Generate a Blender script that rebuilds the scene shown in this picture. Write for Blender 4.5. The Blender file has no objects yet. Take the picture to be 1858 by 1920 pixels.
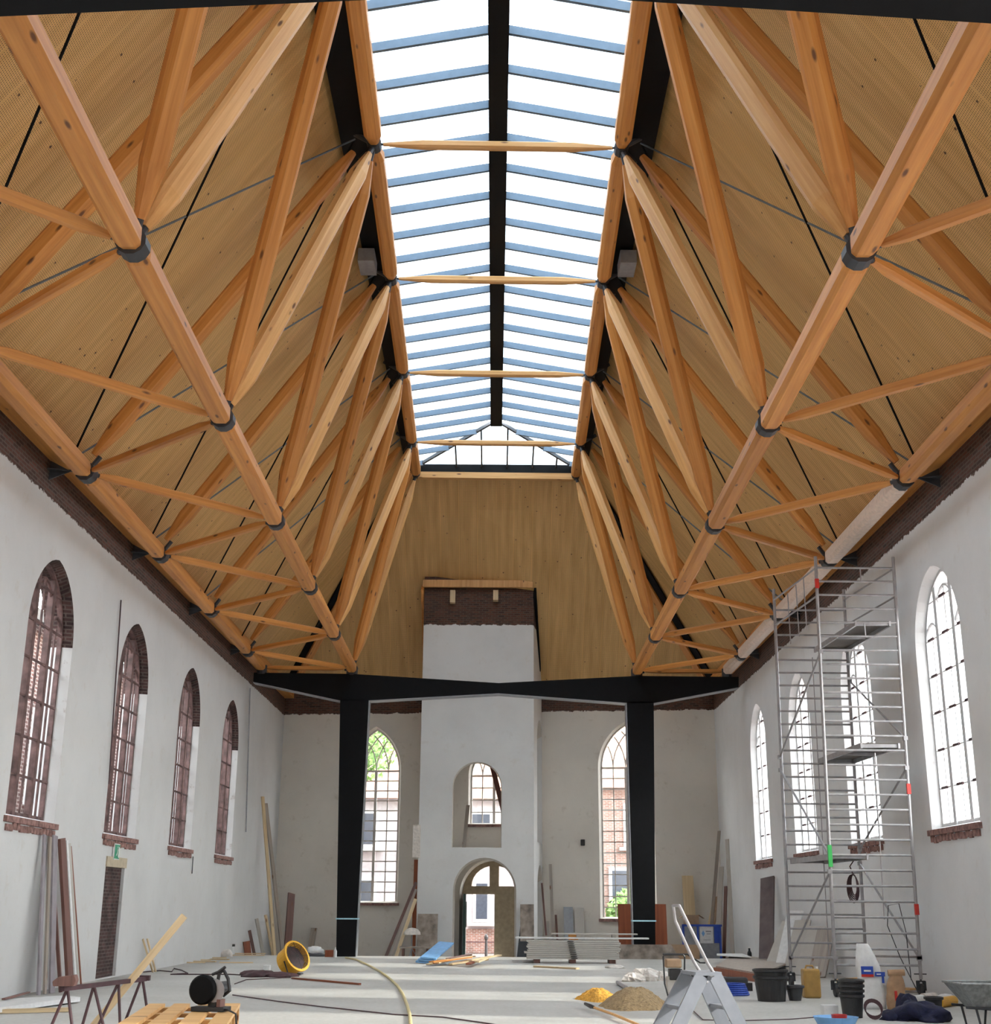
import bpy, math, random
from mathutils import Vector, Matrix
from mathutils.geometry import tessellate_polygon
R_ = random.Random(7)
C = bpy.context.scene.collection
sc = bpy.context.scene

# ------------------------------------------------------------------ camera, world, sun, exposure
cam_d = bpy.data.cameras.new('camera'); cam = bpy.data.objects.new('camera', cam_d); C.objects.link(cam)
cam_d.sensor_fit = 'HORIZONTAL'; cam_d.sensor_width = 36.0; cam_d.lens = 36.0 * 2400.0 / 1858.0
cam_d.clip_end = 400
_R = Vector((0.99997578, -0.00159427, 0.0067747)); _U = Vector((-0.00694389, -0.29424475, 0.95570487)); _F = Vector((-0.00046976, 0.95572877, 0.2942487))
cam.matrix_world = Matrix(((_R.x, _U.x, -_F.x, 0.01247), (_R.y, _U.y, -_F.y, 0.0), (_R.z, _U.z, -_F.z, 1.36555), (0, 0, 0, 1)))
sc.camera = cam
sc.view_settings.view_transform = 'Standard'; sc.view_settings.look = 'None'; sc.view_settings.gamma = 1; sc.view_settings.use_curve_mapping = False
sc.view_settings.exposure = 0.50
SKY = 12.0
SUN = 5.5
w = bpy.data.worlds.new('sky'); sc.world = w; w.use_nodes = True
nt = w.node_tree; nt.nodes.clear()
_o = nt.nodes.new('ShaderNodeOutputWorld'); _b = nt.nodes.new('ShaderNodeBackground'); _b.inputs['Strength'].default_value = SKY
_tc = nt.nodes.new('ShaderNodeTexCoord'); _n = nt.nodes.new('ShaderNodeTexNoise'); _n.inputs['Scale'].default_value = 3.0; _n.inputs['Detail'].default_value = 5
_r = nt.nodes.new('ShaderNodeValToRGB'); _r.color_ramp.elements[0].position = 0.4; _r.color_ramp.elements[0].color = (0.86, 0.92, 1.0, 1)
_r.color_ramp.elements[1].position = 0.62; _r.color_ramp.elements[1].color = (1.0, 0.985, 0.96, 1)
nt.links.new(_tc.outputs['Generated'], _n.inputs['Vector']); nt.links.new(_n.outputs['Fac'], _r.inputs['Fac'])
nt.links.new(_r.outputs['Color'], _b.inputs['Color']); nt.links.new(_b.outputs['Background'], _o.inputs['Surface'])
sun_d = bpy.data.lights.new('sun', 'SUN'); sun_d.energy = SUN; sun_d.angle = math.radians(3.0); sun_d.color = (1.0, 0.95, 0.86)
sun = bpy.data.objects.new('sun', sun_d); C.objects.link(sun)
sun.rotation_euler = Vector((-1.0, 0.14, -0.55)).to_track_quat('-Z', 'Y').to_euler(); sun.location = (40, 0, 30)

# ------------------------------------------------------------------ materials
def new_mat(name):
    m = bpy.data.materials.new(name); m.use_nodes = True
    return m, m.node_tree, m.node_tree.nodes['Principled BSDF']
def N(t, ty, **kw):
    n = t.nodes.new(ty)
    for k, v in kw.items():
        if k in n.inputs: n.inputs[k].default_value = v
        else: setattr(n, k, v)
    return n
def L(t, a, b): t.links.new(a, b)
def ramp(t, fac, stops):
    r = t.nodes.new('ShaderNodeValToRGB'); e = r.color_ramp.elements
    while len(e) < len(stops): e.new(0.5)
    for i, (p, c) in enumerate(stops):
        e[i].position = p; e[i].color = (c[0], c[1], c[2], 1)
    L(t, fac, r.inputs['Fac']); return r.outputs['Color']
def mix(t, fac, a, b, mode='MIX'):
    m = t.nodes.new('ShaderNodeMix'); m.data_type = 'RGBA'; m.blend_type = mode
    for s, v in ((m.inputs[0], fac), (m.inputs[6], a), (m.inputs[7], b)):
        if isinstance(v, (int, float)): s.default_value = v
        elif isinstance(v, tuple): s.default_value = (v[0], v[1], v[2], 1)
        else: L(t, v, s)
    return m.outputs[2]
def bump(t, b, h, strength=0.3, dist=0.02):
    n = N(t, 'ShaderNodeBump'); n.inputs['Strength'].default_value = strength; n.inputs['Distance'].default_value = dist
    L(t, h, n.inputs['Height']); L(t, n.outputs['Normal'], b.inputs['Normal'])
def plain(name, col, rough=0.6, metal=0.0, var=0.12, scale=9.0, bmp=0.0):
    m, t, b = new_mat(name)
    tc = N(t, 'ShaderNodeTexCoord'); n = N(t, 'ShaderNodeTexNoise', Scale=scale, Detail=4.0)
    L(t, tc.outputs['Object'], n.inputs['Vector'])
    lo = tuple(max(0, c * (1 - var)) for c in col); hi = tuple(min(1, c * (1 + var)) for c in col)
    L(t, ramp(t, n.outputs['Fac'], [(0.3, lo), (0.7, hi)]), b.inputs['Base Color'])
    b.inputs['Roughness'].default_value = rough; b.inputs['Metallic'].default_value = metal
    if bmp: bump(t, b, n.outputs['Fac'], bmp)
    return m
def wood(name, lo, hi, knots=True, rough=0.5, axis=2):
    m, t, b = new_mat(name)
    tc = N(t, 'ShaderNodeTexCoord'); mp = N(t, 'ShaderNodeMapping'); s = [14, 14, 14]; s[axis] = 0.5
    mp.inputs['Scale'].default_value = s; L(t, tc.outputs['Object'], mp.inputs['Vector'])
    oi = N(t, 'ShaderNodeObjectInfo'); ad = N(t, 'ShaderNodeVectorMath', operation='ADD'); ml = N(t, 'ShaderNodeMath', operation='MULTIPLY'); ml.inputs[1].default_value = 40.0
    L(t, oi.outputs['Random'], ml.inputs[0]); L(t, mp.outputs['Vector'], ad.inputs[0]); L(t, ml.outputs[0], ad.inputs[1])
    n = N(t, 'ShaderNodeTexNoise', Scale=1.0, Detail=5.0, Roughness=0.6); L(t, ad.outputs[0], n.inputs['Vector'])
    c = ramp(t, n.outputs['Fac'], [(0.3, lo), (0.7, hi)])
    if knots:
        mp2 = N(t, 'ShaderNodeMapping'); s2 = [5, 5, 5]; s2[axis] = 1.6; mp2.inputs['Scale'].default_value = s2
        L(t, tc.outputs['Object'], mp2.inputs['Vector']); a2 = N(t, 'ShaderNodeVectorMath', operation='ADD')
        L(t, mp2.outputs['Vector'], a2.inputs[0]); L(t, ml.outputs[0], a2.inputs[1])
        v = N(t, 'ShaderNodeTexVoronoi', Scale=1.0); L(t, a2.outputs[0], v.inputs['Vector'])
        k = ramp(t, v.outputs['Distance'], [(0.07, (0, 0, 0)), (0.15, (1, 1, 1))])
        c = mix(t, k, (0.16, 0.06, 0.02), c)
    rr = ramp(t, oi.outputs['Random'], [(0.0, (0.82, 0.80, 0.78)), (1.0, (1.08, 1.08, 1.08))])
    c = mix(t, 1.0, c, rr, 'MULTIPLY')
    L(t, c, b.inputs['Base Color']); b.inputs['Roughness'].default_value = rough
    return m
def brick_nodes(t, uv, c1, c2, mortar, bw=0.21, bh=0.065, ms=0.012):
    br = N(t, 'ShaderNodeTexBrick'); br.inputs['Scale'].default_value = 1.0
    br.inputs['Brick Width'].default_value = bw; br.inputs['Row Height'].default_value = bh; br.inputs['Mortar Size'].default_value = ms
    br.inputs['Color1'].default_value = (*c1, 1); br.inputs['Color2'].default_value = (*c2, 1); br.inputs['Mortar'].default_value = (*mortar, 1)
    L(t, uv, br.inputs['Vector'])
    return br
def brick(name, c1, c2, mortar, stain=0.5, **kw):
    m, t, b = new_mat(name); tc = N(t, 'ShaderNodeTexCoord')
    br = brick_nodes(t, tc.outputs['UV'], c1, c2, mortar, **kw)
    n = N(t, 'ShaderNodeTexNoise', Scale=3.0, Detail=6.0); L(t, tc.outputs['Object'], n.inputs['Vector'])
    c = mix(t, 1.0, br.outputs['Color'], ramp(t, n.outputs['Fac'], [(0.35, (1 - stain,) * 3), (0.65, (1 + stain * 0.3,) * 3)]), 'MULTIPLY')
    L(t, c, b.inputs['Base Color']); b.inputs['Roughness'].default_value = 0.9
    bump(t, b, br.outputs['Fac'], -0.6, 0.01)
    return m
def plaster(name, base, zline=None, stain=(0.52, 0.45, 0.36), amt=0.5, back=False):
    """white lime plaster, with bare old brick left above the height where the plaster stops"""
    m, t, b = new_mat(name); tc = N(t, 'ShaderNodeTexCoord')
    n = N(t, 'ShaderNodeTexNoise', Scale=0.5, Detail=7.0, Roughness=0.62); L(t, tc.outputs['Object'], n.inputs['Vector'])
    n2 = N(t, 'ShaderNodeTexNoise', Scale=2.7, Detail=6.0, Roughness=0.7); L(t, tc.outputs['Object'], n2.inputs['Vector'])
    c = ramp(t, n.outputs['Fac'], [(0.32, tuple(x * 0.90 for x in base)), (0.62, base)])
    f = ramp(t, n2.outputs['Fac'], [(0.58, (0, 0, 0)), (0.78, (amt, amt, amt))])
    c = mix(t, f, c, stain)
    if zline is not None:
        br = brick_nodes(t, tc.outputs['UV'], (0.13, 0.045, 0.028), (0.04, 0.020, 0.016), (0.11, 0.08, 0.06))
        n3 = N(t, 'ShaderNodeTexNoise', Scale=7.0, Detail=8.0, Roughness=0.75); L(t, tc.outputs['Object'], n3.inputs['Vector'])
        bc = mix(t, ramp(t, n3.outputs['Fac'], [(0.5, (0, 0, 0)), (0.72, (0.5, 0.5, 0.5))]), br.outputs['Color'], (0.15, 0.10, 0.08))
        sp = N(t, 'ShaderNodeSeparateXYZ'); L(t, tc.outputs['Object'], sp.inputs[0])
        ns = N(t, 'ShaderNodeTexNoise', Scale=6.0, Detail=9.0, Roughness=0.8); L(t, tc.outputs['Object'], ns.inputs['Vector'])
        a = N(t, 'ShaderNodeMath', operation='MULTIPLY_ADD'); a.inputs[1].default_value = 0.28; L(t, ns.outputs['Fac'], a.inputs[0]); L(t, sp.outputs['Z'], a.inputs[2])
        g = N(t, 'ShaderNodeMath', operation='GREATER_THAN'); g.inputs[1].default_value = zline + 0.14; L(t, a.outputs[0], g.inputs[0])
        c = mix(t, g.outputs[0], c, bc)
    L(t, c, b.inputs['Base Color']); b.inputs['Roughness'].default_value = 0.9
    bump(t, b, n2.outputs['Fac'], 0.25, 0.02)
    return m
def perforated(name, lo, hi):
    """birch acoustic board: fine grid of drilled holes, boards running up the slope"""
    m, t, b = new_mat(name); tc = N(t, 'ShaderNodeTexCoord')
    sc_ = N(t, 'ShaderNodeVectorMath', operation='SCALE'); sc_.inputs['Scale'].default_value = 1 / 0.032; L(t, tc.outputs['UV'], sc_.inputs[0])
    fr = N(t, 'ShaderNodeVectorMath', operation='FRACTION'); L(t, sc_.outputs[0], fr.inputs[0])
    sb = N(t, 'ShaderNodeVectorMath', operation='SUBTRACT'); sb.inputs[1].default_value = (0.5, 0.5, 0); L(t, fr.outputs[0], sb.inputs[0])
    ln = N(t, 'ShaderNodeVectorMath', operation='LENGTH'); L(t, sb.outputs[0], ln.inputs[0])
    hole = N(t, 'ShaderNodeMath', operation='LESS_THAN'); hole.inputs[1].default_value = 0.22; L(t, ln.outputs['Value'], hole.inputs[0])
    mp = N(t, 'ShaderNodeMapping'); mp.inputs['Scale'].default_value = (6, 0.5, 1); L(t, tc.outputs['UV'], mp.inputs['Vector'])
    n = N(t, 'ShaderNodeTexNoise', Scale=1.0, Detail=5.0); L(t, mp.outputs['Vector'], n.inputs['Vector'])
    c = ramp(t, n.outputs['Fac'], [(0.3, lo), (0.7, hi)])
    br = brick_nodes(t, tc.outputs['UV'], (1, 1, 1), (0.94, 0.94, 0.94), (0.90, 0.88, 0.84), bw=50.0, bh=0.6, ms=0.014)
    mp2 = N(t, 'ShaderNodeMapping'); mp2.inputs['Rotation'].default_value = (0, 0, math.pi / 2); L(t, tc.outputs['UV'], mp2.inputs['Vector']); L(t, mp2.outputs['Vector'], br.inputs['Vector'])
    c = mix(t, 1.0, c, br.outputs['Color'], 'MULTIPLY')
    v = N(t, 'ShaderNodeTexVoronoi', Scale=3.2); L(t, tc.outputs['UV'], v.inputs['Vector'])
    c = mix(t, ramp(t, v.outputs['Distance'], [(0.05, (0, 0, 0)), (0.09, (1, 1, 1))]), (0.10, 0.04, 0.015), c)
    hs = N(t, 'ShaderNodeMath', operation='SUBTRACT'); hs.use_clamp = True; L(t, hole.outputs[0], hs.inputs[0]); L(t, br.outputs['Fac'], hs.inputs[1])
    c = mix(t, hs.outputs[0], c, (0.10, 0.05, 0.018))
    L(t, c, b.inputs['Base Color']); b.inputs['Roughness'].default_value = 0.55
    return m
def glass(name, tint, gloss=0.08):
    m, t, b = new_mat(name); t.nodes.remove(b); o = t.nodes['Material Output']
    tr = N(t, 'ShaderNodeBsdfTransparent'); tr.inputs['Color'].default_value = (*tint, 1)
    g = N(t, 'ShaderNodeBsdfGlossy'); g.inputs['Roughness'].default_value = 0.05
    mx = N(t, 'ShaderNodeMixShader'); mx.inputs[0].default_value = gloss
    L(t, tr.outputs[0], mx.inputs[1]); L(t, g.outputs[0], mx.inputs[2]); L(t, mx.outputs[0], o.inputs['Surface'])
    return m
def polycarbonate(name):
    m, t, b = new_mat(name); t.nodes.remove(b); o = t.nodes['Material Output']; tc = N(t, 'ShaderNodeTexCoord')
    mp = N(t, 'ShaderNodeMapping'); mp.inputs['Scale'].default_value = (1.0, 18.0, 1.0); L(t, tc.outputs['UV'], mp.inputs['Vector'])
    n = N(t, 'ShaderNodeTexNoise', Scale=1.2, Detail=3.0); L(t, mp.outputs['Vector'], n.inputs['Vector'])
    cl = ramp(t, n.outputs['Fac'], [(0.35, (0.36, 0.40, 0.43)), (0.65, (0.46, 0.49, 0.51))])
    tr = N(t, 'ShaderNodeBsdfTransparent'); L(t, cl, tr.inputs['Color'])
    tl = N(t, 'ShaderNodeBsdfTranslucent'); L(t, cl, tl.inputs['Color'])
    mx = N(t, 'ShaderNodeMixShader'); mx.inputs[0].default_value = 0.72
    L(t, tr.outputs[0], mx.inputs[1]); L(t, tl.outputs[0], mx.inputs[2]); L(t, mx.outputs[0], o.inputs['Surface'])
    return m
def concrete(name):
    m, t, b = new_mat(name); tc = N(t, 'ShaderNodeTexCoord')
    n = N(t, 'ShaderNodeTexNoise', Scale=0.7, Detail=8.0, Roughness=0.6); L(t, tc.outputs['Object'], n.inputs['Vector'])
    n2 = N(t, 'ShaderNodeTexNoise', Scale=14.0, Detail=5.0); L(t, tc.outputs['Object'], n2.inputs['Vector'])
    c = ramp(t, n.outputs['Fac'], [(0.3, (0.42, 0.415, 0.385)), (0.7, (0.58, 0.57, 0.54))])
    c = mix(t, 0.35, c, ramp(t, n2.outputs['Fac'], [(0.3, (0.30, 0.29, 0.26)), (0.7, (0.56, 0.55, 0.52))]))
    L(t, c, b.inputs['Base Color']); b.inputs['Roughness'].default_value = 0.55
    bump(t, b, n2.outputs['Fac'], 0.1, 0.01)
    return m
M = {}
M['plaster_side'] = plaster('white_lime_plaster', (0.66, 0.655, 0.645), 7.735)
M['plaster_right_lit'] = plaster('lit_white_plaster', (0.80, 0.805, 0.81), 7.735, amt=0.3)  # same plaster as the left wall, its brighter light put into the colour
M['plaster_end'] = plaster('aged_lime_plaster', (0.76, 0.705, 0.63), 7.76, amt=0.8)
M['plaster_tower'] = plaster('tower_plaster', (0.75, 0.745, 0.73), 10.26, amt=0.35)
M['plaster_in'] = plaster('inner_plaster', (0.60, 0.56, 0.50), None, amt=0.4)
M['reveal'] = plaster('rough_reveal_plaster', (0.70, 0.70, 0.70), None, (0.25, 0.15, 0.12), 0.8)
M['panel'] = perforated('perforated_birch_board', (0.64, 0.375, 0.125), (0.84, 0.53, 0.215))
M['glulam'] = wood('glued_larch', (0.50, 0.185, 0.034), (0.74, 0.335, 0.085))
M['glulam_pale_lit'] = wood('pale_and_lit_timber', (0.60, 0.29, 0.085), (0.80, 0.46, 0.18))  # pale timber, also the lit copy of the larch on some diagonals
M['pine'] = wood('sawn_pine', (0.58, 0.42, 0.24), (0.78, 0.62, 0.38), axis=2)
M['pallet_wood'] = wood('pallet_wood', (0.62, 0.34, 0.12), (0.85, 0.55, 0.24), axis=0)
M['greywood'] = wood('weathered_board', (0.26, 0.22, 0.19), (0.44, 0.38, 0.32), axis=2)
M['darkwood'] = wood('dark_board', (0.10, 0.05, 0.04), (0.22, 0.10, 0.08), axis=2)
M['redwood'] = wood('red_door_wood', (0.20, 0.045, 0.015), (0.34, 0.09, 0.03), axis=2)
M['oldwood'] = plain('old_beige_paint', (0.42, 0.34, 0.23), 0.6)
M['black'] = plain('black_steel_paint', (0.004, 0.0042, 0.005), 0.6, 0.0, 0.2)
M['black'].node_tree.nodes['Principled BSDF'].inputs['Specular IOR Level'].default_value = 0.15
M['black_rough'] = plain('black_plastic', (0.018, 0.018, 0.020), 0.5, 0.0, 0.3)
M['steel'] = plain('grey_painted_steel', (0.05, 0.053, 0.06), 0.5, 0.2)
M['rod'] = plain('galvanised_rod', (0.16, 0.18, 0.19), 0.5, 0.4)
M['bar'] = plain('blue_grey_aluminium', (0.13, 0.18, 0.24), 0.45, 0.3, 0.06)
M['alu'] = plain('scaffold_aluminium', (0.34, 0.325, 0.33), 0.4, 0.3, 0.15)
M['alu_light'] = plain('ladder_aluminium', (0.24, 0.255, 0.285), 0.45, 0.3, 0.08)
M['deck'] = plain('dark_plywood_deck', (0.09, 0.075, 0.06), 0.7)
M['floor'] = concrete('power_floated_concrete')
M['bricks_dark'] = brick('dark_niche_brick', (0.10, 0.045, 0.04), (0.04, 0.02, 0.02), (0.12, 0.09, 0.08))
M['bricks_red'] = brick('street_brick', (0.25, 0.12, 0.09), (0.18, 0.085, 0.065), (0.30, 0.27, 0.25), 0.3)
M['bricks_old'] = brick('neighbour_brick', (0.17, 0.065, 0.055), (0.10, 0.045, 0.04), (0.40, 0.33, 0.31), 0.45, bh=0.085, ms=0.016)
M['sill'] = plain('rough_red_sill', (0.27, 0.15, 0.13), 0.9, 0, 0.5, 12, 0.6)
M['frame_white'] = plain('white_window_paint', (0.66, 0.67, 0.68), 0.5, 0, 0.05)
M['frame_old'] = plain('stained_window_paint', (0.13, 0.075, 0.07), 0.7, 0, 0.5, 6)
M['frame_beige'] = plain('beige_window_paint', (0.62, 0.58, 0.53), 0.6, 0, 0.1)
M['glass'] = glass('window_glass', (0.94, 0.96, 0.96))
M['poly'] = polycarbonate('translucent_skylight_sheet')
M['wrap'] = plain('protective_wrap', (0.74, 0.57, 0.46), 0.35, 0, 0.12, 14, 0.5)
M['white'] = plain('white_plastic', (0.75, 0.75, 0.74), 0.5, 0, 0.08, 12, 0.3)
M['foil'] = plain('crumpled_sheet', (0.72, 0.66, 0.60), 0.35, 0, 0.15, 12, 0.8)
M['blue'] = plain('light_blue_foam', (0.20, 0.42, 0.72), 0.6)
M['blue_box'] = plain('blue_paint', (0.02, 0.07, 0.42), 0.5)
M['navy'] = plain('navy_cloth', (0.009, 0.011, 0.038), 0.9, 0, 0.4, 12, 0.5)
M['yellow'] = plain('yellow_plastic', (0.80, 0.42, 0.03), 0.45, 0, 0.06)
M['hose'] = plain('yellow_hose', (0.62, 0.52, 0.26), 0.5)
M['orange_sand'] = plain('orange_sand', (0.80, 0.36, 0.05), 0.95, 0, 0.45, 30, 1.0)
M['sand'] = plain('brown_sand', (0.36, 0.25, 0.13), 0.95, 0, 0.35, 25, 1.0)
M['jerry'] = plain('amber_plastic', (0.42, 0.25, 0.07), 0.4, 0, 0.15)
M['paper'] = plain('brown_paper', (0.42, 0.26, 0.15), 0.8, 0, 0.2, 8, 0.4)
M['cardboard'] = plain('cardboard', (0.36, 0.24, 0.15), 0.8)
M['red'] = plain('red_plastic', (0.55, 0.03, 0.02), 0.4)
M['green'] = plain('green_plastic', (0.05, 0.45, 0.10), 0.5)
M['dgreen'] = plain('dark_green_door', (0.04, 0.09, 0.08), 0.4)
M['grey'] = plain('grey_sheet_metal', (0.30, 0.31, 0.33), 0.5, 0.2)
M['galv'] = plain('galvanised_tray', (0.26, 0.27, 0.27), 0.5, 0.5, 0.3, 20)
M['rust'] = plain('dark_red_oxide_steel', (0.06, 0.025, 0.03), 0.6, 0.1, 0.3)
M['panelboard'] = plain('pale_panel_board', (0.50, 0.47, 0.425), 0.6, 0, 0.06, 4)
M['concrete_board'] = plain('stained_board', (0.30, 0.25, 0.21), 0.85, 0, 0.5, 4)
M['tile'] = plain('orange_roof_tile', (0.30, 0.16, 0.11), 0.8, 0, 0.25, 8)
M['leaf'] = plain('leaves', (0.14, 0.26, 0.06), 0.7, 0, 0.5, 3)
M['bark'] = plain('bark', (0.12, 0.08, 0.05), 0.9)
M['ground'] = brick('clinker_paving', (0.26, 0.16, 0.13), (0.20, 0.12, 0.10), (0.34, 0.31, 0.29), 0.2, bw=0.22, bh=0.11)
M['render_white'] = plain('white_house_paint', (0.36, 0.335, 0.35), 0.8)
M['dark_glass'] = plain('dark_window_glass', (0.05, 0.06, 0.08), 0.1)
M['signgreen'] = plain('exit_sign_green', (0.02, 0.30, 0.16), 0.4)
M['cyan_tape'] = plain('pale_blue_tape', (0.45, 0.75, 0.85), 0.5)
M['lint'] = plain('beige_lintel', (0.50, 0.42, 0.30), 0.8)

# ------------------------------------------------------------------ mesh helpers
class MB:
    def __init__(s): s.v = []; s.f = []; s.uv = None
    def add(s, vs, fs):
        o = len(s.v); s.v += [tuple(v) for v in vs]; s.f += [tuple(i + o for i in f) for f in fs]; return s
    def box(s, c, d, m=None):
        x, y, z = d[0] / 2, d[1] / 2, d[2] / 2
        vs = [Vector((a * x, b * y, e * z)) for e in (-1, 1) for b in (-1, 1) for a in (-1, 1)]
        if m is not None: vs = [m @ q for q in vs]
        vs = [q + Vector(c) for q in vs]
        return s.add(vs, [(0, 2, 3, 1), (4, 5, 7, 6), (0, 1, 5, 4), (2, 6, 7, 3), (0, 4, 6, 2), (1, 3, 7, 5)])
    def bar(s, p, q, w, h, up=(0, 0, 1)):
        p, q = Vector(p), Vector(q); d = (q - p); L_ = d.length; d.normalize(); u = Vector(up)
        if abs(d.dot(u)) > 0.98: u = Vector((0, 1, 0))
        x = d.cross(u).normalized(); z = x.cross(d)
        m = Matrix((x, d, z)).transposed()
        return s.box((p + q) / 2, (w, L_, h), m)
    def tube(s, p, q, r, n=10, r2=None):
        return s.path([p, q], [r, r if r2 is None else r2], n)
    def path(s, pts, r, n=8, cap=True):
        pts = [Vector(p) for p in pts]; k = len(pts)
        rr = r if isinstance(r, (list, tuple)) else [r] * k
        vs = []; ref = None
        for i, p in enumerate(pts):
            d = (pts[min(i + 1, k - 1)] - pts[max(i - 1, 0)])
            if d.length < 1e-9: d = Vector((0, 0, 1))
            d.normalize()
            if ref is None: ref = Vector((0, 0, 1)) if abs(d.z) < 0.9 else Vector((1, 0, 0))
            x = ref - d * ref.dot(d)
            if x.length < 1e-4: x = d.orthogonal()
            x.normalize(); y = d.cross(x); ref = x
            for j in range(n):
                a = 2 * math.pi * (j + 0.5) / n
                vs.append(p + (x * math.cos(a) + y * math.sin(a)) * rr[i])
        fs = [(i * n + j, i * n + (j + 1) % n, (i + 1) * n + (j + 1) % n, (i + 1) * n + j) for i in range(k - 1) for j in range(n)]
        if cap: fs += [tuple(range(n - 1, -1, -1)), tuple(range((k - 1) * n, k * n))]
        return s.add(vs, fs)
    def lathe(s, prof, c=(0, 0, 0), n=24, m=None):
        vs = []; k = len(prof)
        for (r, z) in prof:
            for j in range(n):
                a = 2 * math.pi * j / n; q = Vector((r * math.cos(a), r * math.sin(a), z))
                vs.append((m @ q if m is not None else q) + Vector(c))
        return s.add(vs, [(i * n + j, i * n + (j + 1) % n, (i + 1) * n + (j + 1) % n, (i + 1) * n + j) for i in range(k - 1) for j in range(n)])
    def prism(s, poly, f):
        """poly 2D, f(u,v,k) -> 3D for k=0,1"""
        n = len(poly); vs = [f(u, v, 0) for u, v in poly] + [f(u, v, 1) for u, v in poly]
        tri = tessellate_polygon([[Vector((u, v, 0)) for u, v in poly]])
        fs = [tuple(t) for t in tri] + [tuple(n + i for i in reversed(t)) for t in tri]
        fs += [(i, (i + 1) % n, n + (i + 1) % n, n + i) for i in range(n)]
        return s.add(vs, fs)
    def blob(s, c, r, seed=0, n=12, amp=0.25, flat=0.0):
        rr = random.Random(seed); ph = [rr.uniform(0, 6.28) for _ in range(6)]; vs = []; k = n // 2 + 1
        for i in range(k):
            th = math.pi * i / (k - 1)
            for j in range(n):
                a = 2 * math.pi * j / n
                q = 1 + amp * (math.sin(3 * a + ph[0] + 2 * th) * 0.5 + math.sin(5 * a + ph[1]) * math.sin(4 * th + ph[2]) * 0.4 + rr.uniform(-.2, .2)) * math.sin(th)
                z = c[2] + r[2] * math.cos(th) * q
                vs.append((c[0] + r[0] * math.sin(th) * math.cos(a) * q, c[1] + r[1] * math.sin(th) * math.sin(a) * q, max(z, flat)))
        return s.add(vs, [(i * n + j, i * n + (j + 1) % n, (i + 1) * n + (j + 1) % n, (i + 1) * n + j) for i in range(k - 1) for j in range(n)])
def mesh_obj(name, mb, mat, smooth=False, bevel=0.0, mats=None, fm=None):
    me = bpy.data.meshes.new(name); me.from_pydata([tuple(v) for v in mb.v], [], mb.f); me.update()
    import bmesh
    bm = bmesh.new(); bm.from_mesh(me); bmesh.ops.recalc_face_normals(bm, faces=bm.faces)
    uvl = bm.loops.layers.uv.new('UVMap')
    for fi, f in enumerate(bm.faces):
        n = f.normal; a = max(range(3), key=lambda i: abs(n[i]))
        for lp in f.loops:
            co = lp.vert.co
            if mb.uv: lp[uvl].uv = mb.uv(co)
            else: lp[uvl].uv = (co.y, co.z) if a == 0 else (co.x, co.z) if a == 1 else (co.x, co.y)
        f.smooth = smooth
        if fm: f.material_index = fm(f)
    bm.to_mesh(me); bm.free()
    for mm in (mats or [mat]): me.materials.append(mm)
    o = bpy.data.objects.new(name, me); C.objects.link(o)
    if bevel:
        b = o.modifiers.new('bevel', 'BEVEL'); b.width = bevel; b.segments = 2; b.limit_method = 'ANGLE'
    return o
def base_matrix(o):
    return Matrix.Translation(o.location) @ o.rotation_euler.to_matrix().to_4x4()
def tag(o, label, cat, group=None):
    o['label'] = label; o['category'] = cat
    if group: o['group'] = group
    return o
def thing(name, label, cat, loc=(0, 0, 0), rz=0, group=None):
    o = bpy.data.objects.new(name, None); o.empty_display_size = 0.1; C.objects.link(o)
    o.location = loc; o.rotation_euler = (0, 0, rz)
    return tag(o, label, cat, group)
def struct(name, mb, mat, parent=None, **kw):
    o = mesh_obj(name, mb, mat, **kw)
    if parent is None: o['kind'] = 'structure'
    else: put(o, parent)
    return o
def put(o, parent):
    o.parent = parent; o.matrix_parent_inverse = root_matrix(parent).inverted(); return o
def root_matrix(o):
    m = o.matrix_basis.copy() if o.type != 'EMPTY' else base_matrix(o)
    return (root_matrix(o.parent) @ o.matrix_parent_inverse @ m) if o.parent else m
def part(name, mb, mat, parent, world=True, label=None, **kw):
    """a part; world=True: its mesh is given in world coordinates, else in the thing's own"""
    o = mesh_obj(name, mb, mat, **kw); o.parent = parent
    if world: o.matrix_parent_inverse = root_matrix(parent).inverted()
    if label: o['label'] = label
    return o
def solo(name, label, cat, mb, mat, group=None, **kw):
    return tag(mesh_obj(name, mb, mat, **kw), label, cat, group)
def copy_tree(o, parent=None):
    c = o.copy(); C.objects.link(c); c.parent = parent
    for ch in [x for x in bpy.data.objects if x.parent == o]: copy_tree(ch, c)
    return c

# ------------------------------------------------------------------ geometry of the hall
B = 5.09372; Y0 = 12.19727; ZM = 8.056; ZT = 14.279
def XL(y): return -7.3 - 0.00269 * (y - 10)
def XR(y): return 7.274 + 0.00427 * (y - 10)
def XW(s, y): return XL(y) if s < 0 else XR(y)
YN = -3.0                                # the hall goes on behind the camera
CL = Vector((-7.42, 45.2, 0)); CR = Vector((7.5, 43.27, 0))      # inner corners of the end wall
EDGE = 38.1                              # the finished slab stops here, the old floor beyond lies lower
def mnode(s, k): return Vector((s * (3.865 + 0.0706 * k), Y0 + B * k + s * 0.034, ZM))
def wnode(s, k): return Vector((s * (6.593 + 0.0583 * k), Y0 + B * k + s * 0.034, ZM + 0.03))
def tnode(s, k): return Vector((s * (2.071 + 0.0842 * k), Y0 + B * k + s * 0.034, ZT))
ZE = 8.62; ZS = 14.72                    # roof underside: at the eaves, at the skylight
XS = 2.80

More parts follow.
